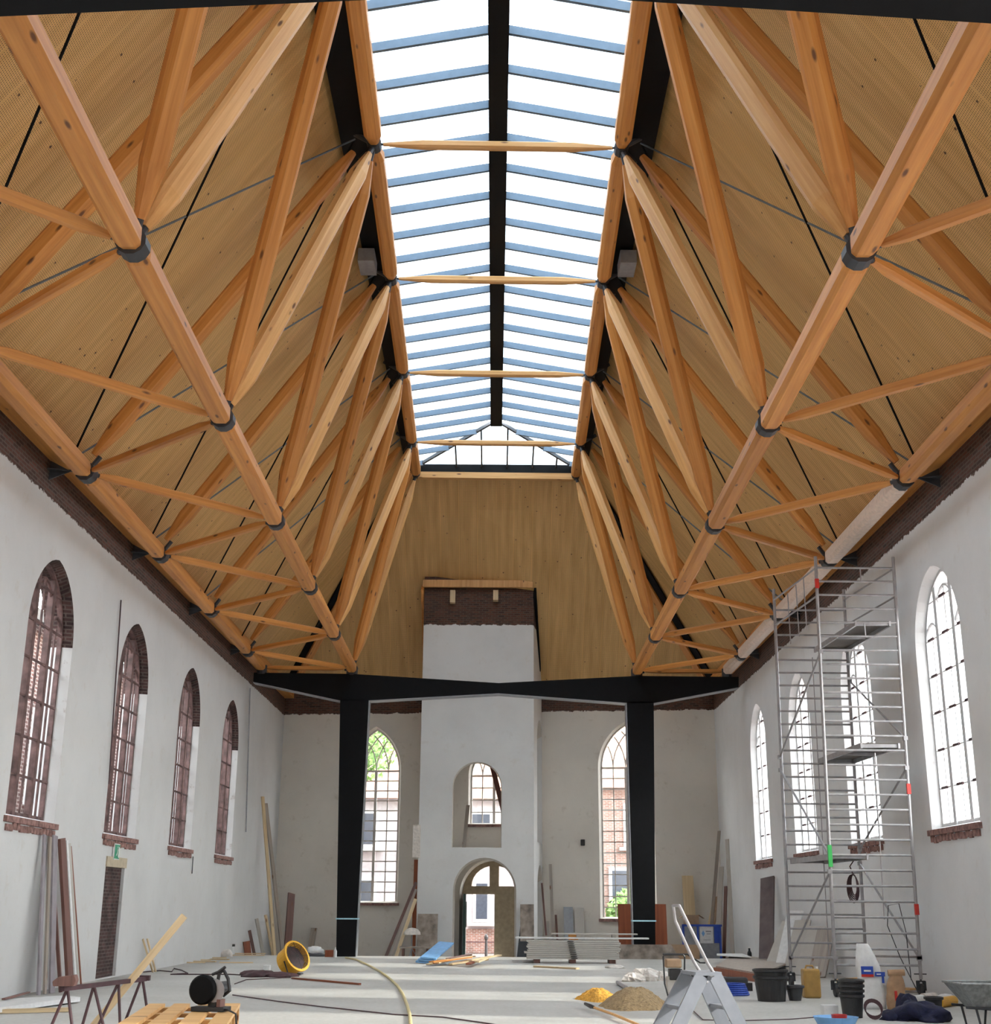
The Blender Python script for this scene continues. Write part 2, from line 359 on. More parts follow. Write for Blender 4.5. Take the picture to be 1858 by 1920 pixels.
# ---- floors
struct('floor', MB().box((0, (YN + EDGE) / 2, -0.2), (15.2, EDGE - YN, 0.4)), M['floor'])
struct('floor_lower', MB().box((0, (EDGE + 46) / 2 + 0.0, -0.55), (15.4, 46 - EDGE, 0.4)), M['floor'])

# ---- walls with arched openings
def arch(cx, a, z0, zs, rise, n=10):
    """outline, counter-clockwise, of an opening: centre, half width, sill, springing, rise"""
    pts = [(cx - a, z0), (cx + a, z0), (cx + a, zs)]
    if rise > 0:
        Rr = (a * a + rise * rise) / (2 * a); tm = math.asin(min(1, rise / Rr))
        right = [(cx + (a - Rr) + Rr * math.cos(tm * i / n), zs + Rr * math.sin(tm * i / n)) for i in range(1, n + 1)]
        pts += right + [(2 * cx - x, z) for x, z in reversed(right[:-1])]
    pts.append((cx - a, zs)); return pts
def half_at(a, zs, rise, z):
    if z <= zs: return a
    Rr = (a * a + rise * rise) / (2 * a); q = Rr * Rr - (z - zs) ** 2
    return max(0.0, math.sqrt(max(q, 0)) + a - Rr)
def wall(name, outer, holes, f, mats, thick=0.5):
    """holes: list of (outline inside, outline at glass depth, depth); f(u, v, d) -> world"""
    vs, fs, mi = [], [], []
    def face(loops, d, flip):
        pts = [p for lp in loops for p in lp]; o = len(vs)
        vs.extend(f(u, v, d) for u, v in pts)
        for t in tessellate_polygon([[Vector((u, v, 0)) for u, v in lp] for lp in loops]):
            fs.append(tuple(o + i for i in (reversed(t) if flip else t))); mi.append(0)
    face([outer] + [h[0] for h in holes], 0, False)
    face([outer] + [h[1] for h in holes], thick, True)
    def strip(a, da, b, db, m):
        o = len(vs); n = len(a); vs.extend(f(u, v, da) for u, v in a); vs.extend(f(u, v, db) for u, v in b)
        for i in range(n): fs.append((o + i, o + (i + 1) % n, o + n + (i + 1) % n, o + n + i)); mi.append(2 if (m and len(mats) > 2 and min(a[i][1], a[(i + 1) % n][1]) > WZS - 0.01) else m)
    strip(outer, 0, outer, thick, 0)
    for h in holes:
        strip(h[0], 0, h[1], h[2], 1)
        strip(h[1], h[2], h[1], thick, 1)
    me = bpy.data.meshes.new(name); me.from_pydata([tuple(v) for v in vs], [], fs); me.update()
    uvl = me.uv_layers.new(name='UVMap')
    for p in me.polygons:
        p.material_index = mi[p.index]; n = p.normal; a = max(range(3), key=lambda i: abs(n[i]))
        for li in p.loop_indices:
            co = me.vertices[me.loops[li].vertex_index].co
            uvl.data[li].uv = (co.y, co.z) if a == 0 else (co.x, co.z) if a == 1 else (co.x, co.y)
    for m in mats: me.materials.append(m)
    o = bpy.data.objects.new(name, me); C.objects.link(o); o['kind'] = 'structure'
    return o
SIDE_Y = [0.45, 5.55, 10.65, 15.75, 20.85, 25.95, 31.05, 36.15]
WA, WZ0, WZS, WR = 1.12, 2.62, 5.6, 1.28
def sf(s): return lambda u, v, d: (XW(s, u) + s * d, u, v)
TOPZ = 8.75
for s, nm in ((-1, 'wall_left'), (1, 'wall_right')):
    yend = CL.y if s < 0 else CR.y
    outer = [(YN, -0.35), (yend + 0.3, -0.35), (yend + 0.3, TOPZ), (YN, TOPZ)]
    holes = [(arch(y, WA, WZ0, WZS, WR), arch(y, WA - 0.05, WZ0 + 0.05, WZS, WR - 0.05), 0.15) for y in SIDE_Y]
    if s < 0:
        holes.append(([(25.18, 0.02), (26.5, 0.02), (26.5, 2.05), (25.18, 2.05)], [(25.18, 0.02), (26.5, 0.02), (26.5, 2.05), (25.18, 2.05)], 0.3))
    wall(nm, outer, holes, sf(s), [M['plaster_side'] if s < 0 else M['plaster_right_lit'], M['reveal']] + ([M['bricks_dark']] if s < 0 else []))
struct('wall_near', MB().box((0, YN - 0.25, 4.3), (15.2, 0.5, 9.4)), M['plaster_in'])
struct('wall_near_gable', MB().prism([(-7.5, 8.9), (7.5, 8.9), (2.9, 15.4), (-2.9, 15.4)], lambda u, v, k: (u, YN - 0.5 + 0.4 * k, v)), M['plaster_in'])
struct('door_1', MB().box((XL(25.8) - 0.14, 25.84, 1.02), (0.16, 1.3, 2.04)), M['bricks_dark'])
_d = bpy.data.objects['door_1']
part('lintel', MB().box((XL(25.8) - 0.02, 25.84, 2.13), (0.1, 1.36, 0.19)), M['lint'], _d)

# ---- windows of the long walls
def side_window(n, s, y):
    a, z0, zs, rise = WA - 0.05, WZ0 + 0.05, WZS, WR - 0.05
    X = XW(s, y) + s * 0.20; fm = M['frame_white'] if s > 0 else M['frame_old']
    def f(u, v, d): return (X + s * d, u, v)
    o1, o2 = arch(y, a, z0, zs, rise), arch(y, a - 0.055, z0 + 0.055, zs, rise - 0.04)
    mb = MB(); k = len(o1)
    for q0, q1 in ((-0.03, 0.05),):
        vs = [f(u, v, q0) for u, v in o1] + [f(u, v, q0) for u, v in o2] + [f(u, v, q1) for u, v in o1] + [f(u, v, q1) for u, v in o2]
        fs = []
        for i in range(k):
            j = (i + 1) % k
            fs += [(i, j, k + j, k + i), (2 * k + i, 3 * k + i, 3 * k + j, 2 * k + j), (k + i, k + j, 3 * k + j, 3 * k + i), (i, 2 * k + i, 2 * k + j, j)]
        mb.add(vs, fs)
    root = struct('window_%d' % n, mb, fm)
    root['label'] = 'tall arched window in the %s wall with %s frame' % (('left', 'stained bare') if s < 0 else ('right', 'white painted'))
    th = a * 0.36
    for c in (-th, th):
        zt = zs + 0.0 + math.sqrt(max(0, 1 - (abs(c) / a) ** 2)) * (rise - 0.15)
        part('mullion', MB().box((X, y + c, (z0 + zt) / 2), (0.10, 0.13, zt - z0)), fm, root)
    g = MB()
    for c in (-a * 0.68, 0, a * 0.68):
        zt = zs + (0.25 if c else rise - 0.25)
        g.box((X, y + c, (z0 + zt) / 2), (0.03, 0.035, zt - z0))
    part('glazing_bars', g, fm, root)
    # rounded heads of the outer lights
    hd = MB()
    for sg in (-1, 1):
        cc = y + sg * a * 0.68; rr = a * 0.30
        hd.path([(X, cc + rr * math.cos(t), zs + 0.1 + rr * 1.1 * math.sin(t)) for t in [math.pi * i / 8 for i in range(9)]], 0.03, 6)
    hd.path([(X, y + th * math.cos(t), zs + 0.55 + 0.42 * math.sin(t)) for t in [math.pi * i / 8 for i in range(9)]], 0.03, 6)
    part('light_head', hd, fm, root)
    z = z0 + 0.62
    while z < zs + rise - 0.3:
        h = half_at(a, zs, rise, z) - 0.03
        st = 0.0 if int((z - z0) / 0.62) % 2 else 0.0
        if s < 0: part('tie_bar', MB().box((X - s * 0.03, y, z + st), (0.03, 2 * h, 0.035)), M['frame_old'], root)
        else:
            part('tie_bar', MB().box((X - s * 0.03, y, z + st), (0.02, 2 * h, 0.022)), M['frame_white'], root)
            for c in (-a * 0.68, 0, a * 0.68):
                if abs(c) + 0.15 < h: part('glare_cut_bar', MB().box((X - s * 0.05, y + c, z + st), (0.03, 0.26, 0.04)), M['rust'], root)  # dark middle of the tie bar; its white ends paint in the glare
        z += 0.62
    part('glass', MB().prism(arch(y, a - 0.03, z0 + 0.03, zs, rise - 0.03), lambda u, v, k: (X + s * (0.01 + 0.008 * k), u, v)), M['glass'], root)
    sl = MB(); rr = random.Random(n)
    sl.box((XW(s, y) + s * 0.06, y, WZ0 - 0.045), (0.24, 2 * WA + 0.14, 0.09))
    for i in range(15):
        sl.box((XW(s, y) - s * 0.008, y - WA + 0.08 + i * 0.15, WZ0 - 0.14 - rr.uniform(0, 0.03)), (0.05, 0.13, 0.10))
    part('sill', sl, M['sill'], root, label='rough red brick sill')
n = 1
for s in (-1, 1):
    for y in SIDE_Y[3:]:
        side_window(n, s, y); n += 1

# ---- end wall
edir = (CR - CL).normalized(); elen = (CR - CL).length; enor = Vector((-edir.y, edir.x, 0))
def ef(u, v, d): p = CL + edir * u + enor * d; return (p.x, p.y, v)
def eu(x): return (x - CL.x) / edir.x
EW = [(-4.1, 0.84, 1.45, 5.8, 1.45, 13), (4.42, 0.84, 1.0, 5.86, 1.45, 14)]    # x, half width, sill, spring, rise
TW = (-0.02, 0.80, 4.0, 5.62, 1.0)
holes = []
for (x, a, z0, zs, rise, rows) in EW:
    holes.append((arch(eu(x), a + 0.08, z0, zs, rise + 0.06), arch(eu(x), a, z0 + 0.05, zs, rise), 0.22))
holes.append((arch(eu(TW[0]), TW[1] + 0.05, TW[2], TW[3], TW[4] + 0.05), arch(eu(TW[0]), TW[1], TW[2] + 0.04, TW[3], TW[4]), 0.22))
DX = 0.0; holes.append((arch(eu(DX), 1.12, -0.35, 1.75, 1.12), arch(eu(DX), 1.06, -0.34, 1.75, 1.06), 0.22))
wall('wall_end', [(0, -0.4), (elen, -0.4), (elen, TOPZ), (0, TOPZ)], holes, ef, [M['plaster_end'], M['plaster_in']], 0.45)
def end_window(n, x, a, z0, zs, rise, nb, lab):
    uc = eu(x); fm = M['frame_beige']
    def P(u, v, d=0.26): return ef(uc + u, v, d)
    o1, o2 = arch(0, a, z0, zs, rise), arch(0, a - 0.05, z0 + 0.05, zs, rise - 0.05); k = len(o1)
    mb = MB(); vs = [P(u, v, .22) for u, v in o1] + [P(u, v, .22) for u, v in o2] + [P(u, v, .3) for u, v in o1] + [P(u, v, .3) for u, v in o2]; fs = []
    for i in range(k):
        j = (i + 1) % k
        fs += [(i, j, k + j, k + i), (2 * k + i, 3 * k + i, 3 * k + j, 2 * k + j), (k + i, k + j, 3 * k + j, 3 * k + i), (i, 2 * k + i, 2 * k + j, j)]
    mb.add(vs, fs); root = struct('window_%d' % n, mb, fm); root['label'] = lab
    rz = math.atan2(edir.y, edir.x); rm = Matrix.Rotation(rz, 3, 'Z')
    part('mullion', MB().box(P(0, (z0 + zs) / 2), (0.09, 0.07, zs - z0), rm), fm, root)
    g = MB()
    for c in (-a / 2, a / 2): g.box(P(c, (z0 + zs) / 2), (0.035, 0.04, zs - z0), rm)
    rows = int(round((zs - z0) / nb))
    for i in range(1, rows + 1): g.box(P(0, z0 + (zs - z0) * i / rows), (2 * a, 0.04, 0.036 if i < rows else 0.06), rm)
    part('glazing_bars', g, fm, root)
    tr = MB(); Rr = (a * a + rise * rise) / (2 * a)
    for c in (-a / 2, 0, a / 2):                                  # intersecting tracery: the arch curve sprung from every bar
        for sg in (-1, 1):
            pts = []
            for i in range(15):
                t = math.asin(min(1, rise / Rr)) * i / 14
                u = c + sg * (Rr - Rr * math.cos(t)) ; v = zs + Rr * math.sin(t)
                if abs(u) < half_at(a, zs, rise, v): pts.append(P(u, v))
            if len(pts) > 1: tr.path(pts, 0.022, 6)
    part('tracery', tr, fm, root)
    part('glass', MB().prism(arch(0, a - 0.03, z0 + 0.03, zs, rise - 0.03), lambda u, v, k: P(u, v, 0.262 + 0.006 * k)), M['glass'], root)
    part('sill', MB().box(P(0, z0 - 0.05, 0.03), (2 * a + 0.26, 0.34, 0.09), rm), M['sill'], root, label='dark red sill')
end_window(n, *EW[0][:5], 0.345, 'tall pointed window in the end wall behind the left black column')
end_window(n + 1, *EW[1][:5], 0.345, 'tall pointed window in the end wall behind the right black column')
end_window(n + 2, *TW, 0.41, 'pointed window seen through the upper opening of the tower')

# ---- tower: front with two arched openings, splayed right flank, pokes through the hipped roof
TY = 41.62; TXL, TXR = -2.36, 1.28; TZ = 12.0
def tf(u, v, d): return (u, TY + d, v)
th_ = [(arch(-0.53, 0.785, 3.12, 5.0, 0.785), arch(-0.53, 0.765, 3.14, 5.0, 0.765), 0.3),
       (arch(-0.265, 0.985, -0.34, 1.83, 0.985), arch(-0.265, 0.935, -0.33, 1.83, 0.935), 0.3)]
wall('wall_tower_front', [(TXL, -0.35), (TXR, -0.35), (TXR, TZ), (TXL, TZ)], th_, tf, [M['plaster_tower'], M['plaster_in']], 0.32)
tp = Vector((TXR, TY, 0)); tq = Vector((1.62, 43.98, 0)); td = (tq - tp).normalized(); tn = Vector((td.y, -td.x, 0)); tl = (tq - tp).length
def tsf(u, v, d): p = tp + td * u - tn * d; return (p.x, p.y, v)
ths = [(arch(1.7, 0.75, -0.3, 1.9, 0.75), arch(1.7, 0.7, -0.29, 1.9, 0.7), 0.25), (arch(1.7, 0.75, 3.35, 6.6, 0.75), arch(1.7, 0.7, 3.36, 6.6, 0.7), 0.25)]
wall('wall_tower_right', [(0, -0.35), (tl, -0.35), (tl, TZ), (0, TZ)], ths, tsf, [M['plaster_tower'], M['plaster_in']], 0.3)
struct('wall_tower_left', MB().box((TXL + 0.15, (TY + 0.3 + 44.7) / 2, TZ / 2 - 0.18), (0.3, 44.7 - TY - 0.3, TZ + 0.3)), M['plaster_tower'])
struct('floor_tower', MB().box((-0.5, 43.1, 2.98), (3.2, 2.3, 0.2)), M['plaster_in'])
# door in the end wall behind the tower arch
dr = struct('door_2', MB(), M['oldwood'])
rm = Matrix.Rotation(math.atan2(edir.y, edir.x), 3, 'Z')
def DP(u, v, d=0.3): return ef(eu(DX) + u, v, d)
def half_disc(r, z0, n=16): return [(-r, z0), (r, z0)] + [(r * math.cos(math.pi * i / n), z0 + r * math.sin(math.pi * i / n)) for i in range(1, n)]
fan = MB()
outl = arch(0, 1.06, 1.75, 1.76, 1.05, 12)
fl_l = [(-0.76, 2.0), (-0.16, 2.0), (-0.16, 2.62)] + [(-0.76 * math.cos(t), 2.0 + 0.66 * math.sin(t)) for t in [math.radians(a) for a in (78, 65, 52, 39, 26, 13)] if 0.76 * math.cos(t) > 0.17]
fl_l = [(-0.76, 2.0), (-0.16, 2.0)] + [(-0.76 * math.cos(math.radians(a)), 2.0 + 0.66 * math.sin(math.radians(a))) for a in (77.8, 65, 52, 39, 26, 13)]
fl_r = [(-x, z) for x, z in reversed(fl_l)]
vs = []; lo_ = [outl, fl_l, fl_r]
for d in (0.26, 0.32):
    for lp in lo_: vs += [DP(u, v, d) for u, v in lp]
nn = sum(len(l) for l in lo_); fs = []
for t in tessellate_polygon([[Vector((u, v, 0)) for u, v in lp] for lp in lo_]): fs += [tuple(t), tuple(i + nn for i in reversed(t))]
o_ = 0
for lp in lo_:
    k = len(lp); fs += [(o_ + i, o_ + (i + 1) % k, nn + o_ + (i + 1) % k, nn + o_ + i) for i in range(k)]; o_ += k
fan.add(vs, fs); part('fanlight', fan, M['oldwood'], dr)
part('transom', MB().box(DP(0, 1.80), (2.1, 0.14, 0.12), rm), M['oldwood'], dr)
part('door_leaf', MB().box(DP(0.53, 0.70, 0.32), (1.04, 0.06, 2.08), rm).box(DP(0.53, 1.15, 0.28), (0.7, 0.04, 0.7), rm).box(DP(0.53, 0.25, 0.28), (0.7, 0.04, 0.7), rm), M['oldwood'], dr, label='closed beige door leaf')
_lx = DP(-1.0, 0.7, 0.0)
_lm = Matrix.Rotation(math.radians(100), 3, 'Z')
part('door_leaf', MB().box((-0.93, DP(-1, 0, 0.3)[1] - 0.52, 0.70), (0.08, 1.0, 2.08)).box((-0.88, DP(-1, 0, 0.3)[1] - 0.52, 1.1), (0.03, 0.6, 0.8)), M['dgreen'], dr, label='open dark green door leaf')
part('door_frame', MB().box(DP(-1.03, 0.7), (0.06, 0.16, 2.1), rm).box(DP(1.03, 0.7), (0.06, 0.16, 2.1), rm), M['frame_white'], dr)

# ---- roof: two long slopes, one hipped end, all of perforated board
def slope(s):
    ye = CL.y if s < 0 else CR.y; a = (s * 7.36, YN, ZE - 0.04); b = (s * (7.42 if s < 0 else 7.44), ye + 0.1, ZE)
    c = (s * XS, 38.45, ZS); d = (s * XS, YN, ZS)
    up = Vector((s * 0.80, 0, 0.60)) * 0.25
    lo = [Vector(q) for q in (a, b, c, d)]; mb = MB(); mb.add(lo + [q + up for q in lo], [(0, 1, 2, 3), (7, 6, 5, 4), (0, 4, 5, 1), (1, 5, 6, 2), (2, 6, 7, 3), (3, 7, 4, 0)])
    mb.uv = lambda co: (co.y, (co.z - ZE) * 1.25)
    return mb
struct('ceiling_left', slope(-1), M['panel']); struct('ceiling_right', slope(1), M['panel'])
hp = [Vector((-7.42, CL.y + 0.1, ZE)), Vector((7.44, CR.y + 0.1, ZE)), Vector((XS, 38.45, ZS)), Vector((-XS, 38.45, ZS))]
mb = MB(); up = Vector((0, 0.18, 0.2)); mb.add(hp + [q + up for q in hp], [(0, 1, 2, 3), (7, 6, 5, 4), (0, 4, 5, 1), (1, 5, 6, 2), (2, 6, 7, 3), (3, 7, 4, 0)])
mb.uv = lambda co: (co.x, (co.z - ZE) * 1.45)
struct('ceiling_end', mb, M['panel'])

# wall plates: long timbers lying on the bare brick
for s, lab in ((-1, 'left'), (1, 'right')):
    ye = (CL.y if s < 0 else CR.y) - 0.1
    mb = MB(); mb.bar((0, 0, 0), (0, 0, ye - YN), 0.34, 0.30)
    o = mesh_obj('wall_plate', mb, M['glulam']); x0, x1 = XW(s, YN) - s * 0.15, XW(s, ye) - s * 0.15
    d = Vector((x1 - x0, ye - YN, 0)).normalized(); zz = Vector((0, 0, 1)); xx = zz.cross(d)
    o.matrix_world = Matrix.Translation((x0, YN, 8.47)) @ Matrix((xx, zz, d)).transposed().to_4x4()
    tag(o, 'long timber wall plate lying on the bare brick top of the %s wall' % lab, 'beam', 'timber wall plates along the long walls')

# ---- timber trusses
def timber(name, p, q, r, mat, parent, cut=(0.0, 0.0), taper=0.45, tl_=0.45, n=8):
    """octagonal pole from p to q, shortened by cut and sharpened towards both ends; own Z axis along the grain"""
    p, q = Vector(p), Vector(q); d = (q - p).normalized(); p = p + d * cut[0]; q = q - d * cut[1]; L_ = (q - p).length
    x = d.cross(Vector((0, 0, 1))); x = x.normalized() if x.length > 0.01 else Vector((1, 0, 0)); y = d.cross(x)
    mb = MB(); zs = [0, tl_, L_ - tl_, L_] if taper < 1 else [0, L_]; rs = [r * taper, r, r, r * taper] if taper < 1 else [r, r]
    for z, rr in zip(zs, rs):
        for j in range(n):
            a = (math.pi / 2) * (j // 2) + (math.radians(30) if j % 2 == 0 else math.radians(60)) if n == 8 else 2 * math.pi * (j + 0.5) / n
            mb.v.append((rr * 1.05 * math.cos(a), rr * 1.05 * math.sin(a), z))
    k = len(zs)
    mb.f = [(i * n + j, i * n + (j + 1) % n, (i + 1) * n + (j + 1) % n, (i + 1) * n + j) for i in range(k - 1) for j in range(n)] + [tuple(range(n - 1, -1, -1)), tuple(range((k - 1) * n, k * n))]
    o = mesh_obj(name, mb, mat); o.parent = parent
    o.matrix_parent_inverse = root_matrix(parent).inverted()
    o.matrix_basis = Matrix.Translation(p) @ Matrix((x, y, d)).transposed().to_4x4()
    return o
KT = [k - 0.5 for k in range(0, 6)]                      # upper and eaves nodes
TE = 5.06                                                # last upper node, at the skylight's end
for s, lab in ((-1, 'left'), (1, 'right')):
    root = thing('roof_truss', 'long space truss of orange timber poles with grey steel joints along the %s roof slope' % lab, 'truss', (s * 5.0, 20.0, 8.0), 0, 'timber roof trusses')
    # chords
    for k in range(-1, 5):
        timber('lower_chord', mnode(s, k), mnode(s, k + 1), 0.155, M['glulam'], root, (0.09, 0.09), 0.78, 0.12)
    for i, k in enumerate(KT[:-1]):
        timber('upper_chord', tnode(s, k), tnode(s, k + 1), 0.165, M['glulam'], root, (0.10, 0.10), 0.55, 0.28)
    timber('upper_chord', tnode(s, 4.5), tnode(s, TE), 0.165, M['glulam'], root, (0.10, 0.05), 0.55, 0.28)
    for k in KT[:-1] + [4.5]:
        e = wnode(s, k + 1) if k < 4.4 else wnode(s, 5.0)
        wr_ = (s > 0 and k >= 1.4)
        timber('eaves_chord', wnode(s, k), e, 0.15 if not wr_ else 0.16, M['wrap'] if wr_ else M['glulam'], root, (0.10, 0.10), 0.7, 0.2)
    # struts
    for k in KT:
        t_, w_ = tnode(s, k), wnode(s, k)
        off = Vector((s * 0.16, 0, 0.12))
        timber('rafter_pole', t_ + off, w_ + off * 0.5, 0.145, M['glulam'], root, (0.35, 0.30), 0.4, 0.6)
        for kk in (k - 0.5, k + 0.5):
            if -1 <= kk <= 5:
                timber('diagonal_pole', t_, mnode(s, kk), 0.15, M['glulam_pale_lit'] if kk < k else M['glulam'], root, (0.30, 0.28), 0.4, 0.6)  # same timber throughout; the paler colour paints light onto one set of poles
                timber('eaves_strut', w_, mnode(s, kk), 0.075, M['glulam'], root, (0.22, 0.26), 0.55, 0.3)
        for kk in (k - 1, k + 1):
            if -0.5 <= kk <= 4.5:
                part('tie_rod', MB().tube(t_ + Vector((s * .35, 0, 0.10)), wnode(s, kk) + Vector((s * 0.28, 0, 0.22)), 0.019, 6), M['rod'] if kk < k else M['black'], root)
        # steel joints
        jt = MB(); jt.tube(t_ - Vector((0, 0.11, 0)), t_ + Vector((0, 0.11, 0)), 0.13, 10)
        jt.tube(t_, t_ + (mnode(s, k - 0.5) - t_).normalized() * 0.36, 0.05, 8); jt.tube(t_, t_ + (mnode(s, k + 0.5) - t_).normalized() * 0.36, 0.05, 8)
        jt.tube(t_, t_ + (w_ - t_).normalized() * 0.4, 0.05, 8); jt.tube(t_, t_ + Vector((s * .5, 0, .3)), 0.05, 8)
        part('steel_joint', jt, M['steel'], root)
        jw = MB(); jw.tube(w_ - Vector((0, 0.11, 0)), w_ + Vector((0, 0.11, 0)), 0.165, 10)
        xw = XW(s, w_.y) - s * 0.04
        jw.prism([(0, -0.14), (0, 0.14), (0.32, 0.03), (0.60, 0.08), (0.60, -0.08), (0.32, -0.03)], lambda u, v, q: (xw - s * u, w_.y + v * 0.9, w_.z + 0.02 + 0.02 * q))
        jw.prism([(0, -0.13), (0, 0.20), (0.35, 0.02)], lambda u, v, q: (xw - s * u, w_.y - 0.01 + 0.02 * q, w_.z + v))
        jw.tube(w_, w_ + (mnode(s, k - 0.5) - w_).normalized() * 0.30, 0.035, 8); jw.tube(w_, w_ + (mnode(s, k + 0.5) - w_).normalized() * 0.30, 0.035, 8)
        jw.tube(w_, w_ + (t_ - w_).normalized() * 0.34, 0.04, 8)
        part('steel_joint', jw, M['steel'], root)
    for k in range(0, 6):
        m_ = mnode(s, k); jm = MB(); jm.tube(m_ - Vector((0, 0.10, 0)), m_ + Vector((0, 0.10, 0)), 0.168, 12)
        for kk in (k - 0.5, k + 0.5):
            jm.tube(m_, m_ + (tnode(s, kk) - m_).normalized() * 0.34, 0.05, 8); jm.tube(m_, m_ + (wnode(s, kk) - m_).normalized() * 0.32, 0.035, 8)
        part('steel_joint', jm, M['steel'], root)
    te = tnode(s, TE)
    timber('diagonal_pole', te, mnode(s, 5), 0.15, M['glulam_pale_lit'], root, (0.25, 0.3), 0.4, 0.6)  # paler colour as painted light here too
    timber('eaves_strut', wnode(s, 4.9) + Vector((0, 0.6, 0)), mnode(s, 5), 0.07, M['glulam'], root, (0.1, 0.26), 0.55, 0.3)
    je = MB(); je.tube(te - Vector((0, 0.11, 0)), te + Vector((0, 0.11, 0)), 0.13, 10); je.tube(te, te + (mnode(s, 5) - te).normalized() * 0.34, 0.05, 8)
    part('steel_joint', je, M['steel'], root)
    for k in (5,):
        m_ = mnode(s, k); part('bearing', MB().tube(m_ + Vector((0, 0, -0.20)), m_ + Vector((0, 0, 0.0)), 0.17, 12), M['steel'], root)
        e = wnode(s, 5); part('bearing', MB().tube(e + Vector((0, -0.05, -0.22)), e + Vector((0, -0.05, 0.05)), 0.15, 12), M['steel'], root)
    # hip rafter and a black strip painted in for the shadow gap, from the skylight's corner to the corner of the walls
    hb = thing('hip_beam', 'orange hip beam with a painted shadow strip running down to the %s corner of the end wall' % lab, 'beam', (s * 5, 41.5, 11), 0, 'hip beams')
    a_, b_ = Vector((s * (XS - 0.12), 38.2, ZS - 0.22)), Vector((s * 7.25, (CL.y if s < 0 else CR.y) - 0.35, ZE - 0.18))
    timber('timber', a_, b_, 0.16, M['glulam'], hb, (0, 0), 1.0, 0.3, 4)
    part('shadow_strip', MB().bar(a_ + Vector((s * .02, -0.28, 0.12)), b_ + Vector((s * .05, -0.30, 0.16)), 0.26, 0.06), M['black'], hb)
# poles spanning the skylight
for i, k in enumerate(KT[1:]):
    a_, b_ = tnode(-1, k), tnode(1, k)
    cb = thing('cross_pole', '%s of the thin timber poles crossing under the skylight' % ['out-of-sight nearest', 'nearest fully visible', 'second nearest', 'third nearest', 'farthest'][i], 'pole', (0, a_.y, a_.z), 0, 'poles crossing under the skylight')
    timber('timber', a_, b_, 0.082, M['glulam_pale_lit'], cb, (0.16, 0.16), 0.35, 0.7)
    part('end_pin', MB().tube(a_ + Vector((0.1, 0, 0)), a_ + Vector((0.22, 0, 0)), 0.022, 6).tube(b_ - Vector((0.1, 0, 0)), b_ - Vector((0.22, 0, 0)), 0.022, 6), M['steel'], cb)
hd_ = thing('header_beam', 'pale timber beam closing the far end of the skylight', 'beam', (0, 38.2, 14.2))
_a, _b2 = tnode(-1, TE), tnode(1, TE)
timber('timber', _a + Vector((0.05, 0.1, -0.02)), _b2 + Vector((-0.05, 0.1, -0.02)), 0.13, M['glulam_pale_lit'], hd_, (0, 0), 1.0, 0.3, 4)

# ---- skylight
sk = thing('skylight', 'long ridged glass skylight with blue-grey bars and a dark ridge beam', 'skylight', (0, 18, 14.6))
ZEV, ZRG = 14.66, 15.10; YA = 35.3; YE = 38.35; XE = 2.56
def xe(y): return 2.15 + 0.01653 * (y - Y0)
part('ridge_beam', MB().box((0, (YN + YA) / 2, ZRG - 0.10), (0.34, YA - YN, 0.26)), M['black'], sk)
for s in (-1, 1):
    part('edge_beam', MB().prism([(s * xe(YN), YN), (s * 2.82, YN), (s * 2.82, YE + 0.3), (s * xe(YE), YE + 0.3)], lambda u, v, k: (u, v, ZEV - 0.21 + 0.30 * k)), M['black'], sk)
part('edge_beam', MB().box((0, YE + 0.10, ZEV - 0.08), (2 * XE + 0.5, 0.26, 0.36)), M['black'], sk)
def ehip(y):                                      # x on the hip line at y
    return XE * (y - YA) / (YE - YA) if y > YA else 0.12
ys = [20.72 + 1.0188 * k for k in range(-23, 18)]
ys = [y for y in ys if y < YE - 0.2]
for s in (-1, 1):
    for y in ys:
        xi = max(0.14, ehip(y)); zi = ZRG - (ZRG - ZEV) * xi / XE
        part('glazing_bar', MB().bar((s * (xe(y) + 0.03), y, ZEV - 0.03), (s * xi, y, zi - 0.03), 0.06, 0.16), M['bar'], sk)
for s in (-1, 1):
    for i, y in enumerate(ys):
        y2 = ys[i + 1] if i + 1 < len(ys) else YE
        xi, xj = max(0.02, ehip(y)), max(0.02, ehip(y2))
        zf = lambda x: ZRG - (ZRG - ZEV) * x / XE + 0.07
        q = [(s * XE, y + 0.02, zf(XE)), (s * XE, y2 - 0.02, zf(XE)), (s * xj, y2 - 0.02, zf(xj)), (s * xi, y + 0.02, zf(xi))]
        if y2 >= YE - 0.01: q = q[:3] if abs(xj - XE) > 0.01 else [q[0], q[1], q[3]]
        qq = [Vector(v) for v in q]; k = len(qq); t_ = Vector((0, 0, 0.012))
        mb = MB(); mb.add(qq + [v + t_ for v in qq], [tuple(range(k)), tuple(range(2 * k - 1, k - 1, -1))] + [(j, (j + 1) % k, k + (j + 1) % k, k + j) for j in range(k)])
        part('sheet', mb, M['poly'], sk)
for s in (-1, 1):
    part('hip_bar', MB().bar((0, YA, ZRG - 0.02), (s * XE, YE, ZEV - 0.02), 0.07, 0.10), M['steel'], sk)
for x in (-1.25, -0.45, 0.35, 1.15, 1.9):
    yi = YA + abs(x) / XE * (YE - YA); zi = ZRG - (ZRG - ZEV) * abs(x) / XE
    part('hip_glazing_bar', MB().bar((x, YE, ZEV), (x, yi, zi - 0.01), 0.05, 0.08), M['steel'], sk)
q = [Vector((-XE, YE, ZEV + 0.07)), Vector((XE, YE, ZEV + 0.07)), Vector((0, YA, ZRG + 0.07))]; t_ = Vector((0, 0, 0.012))
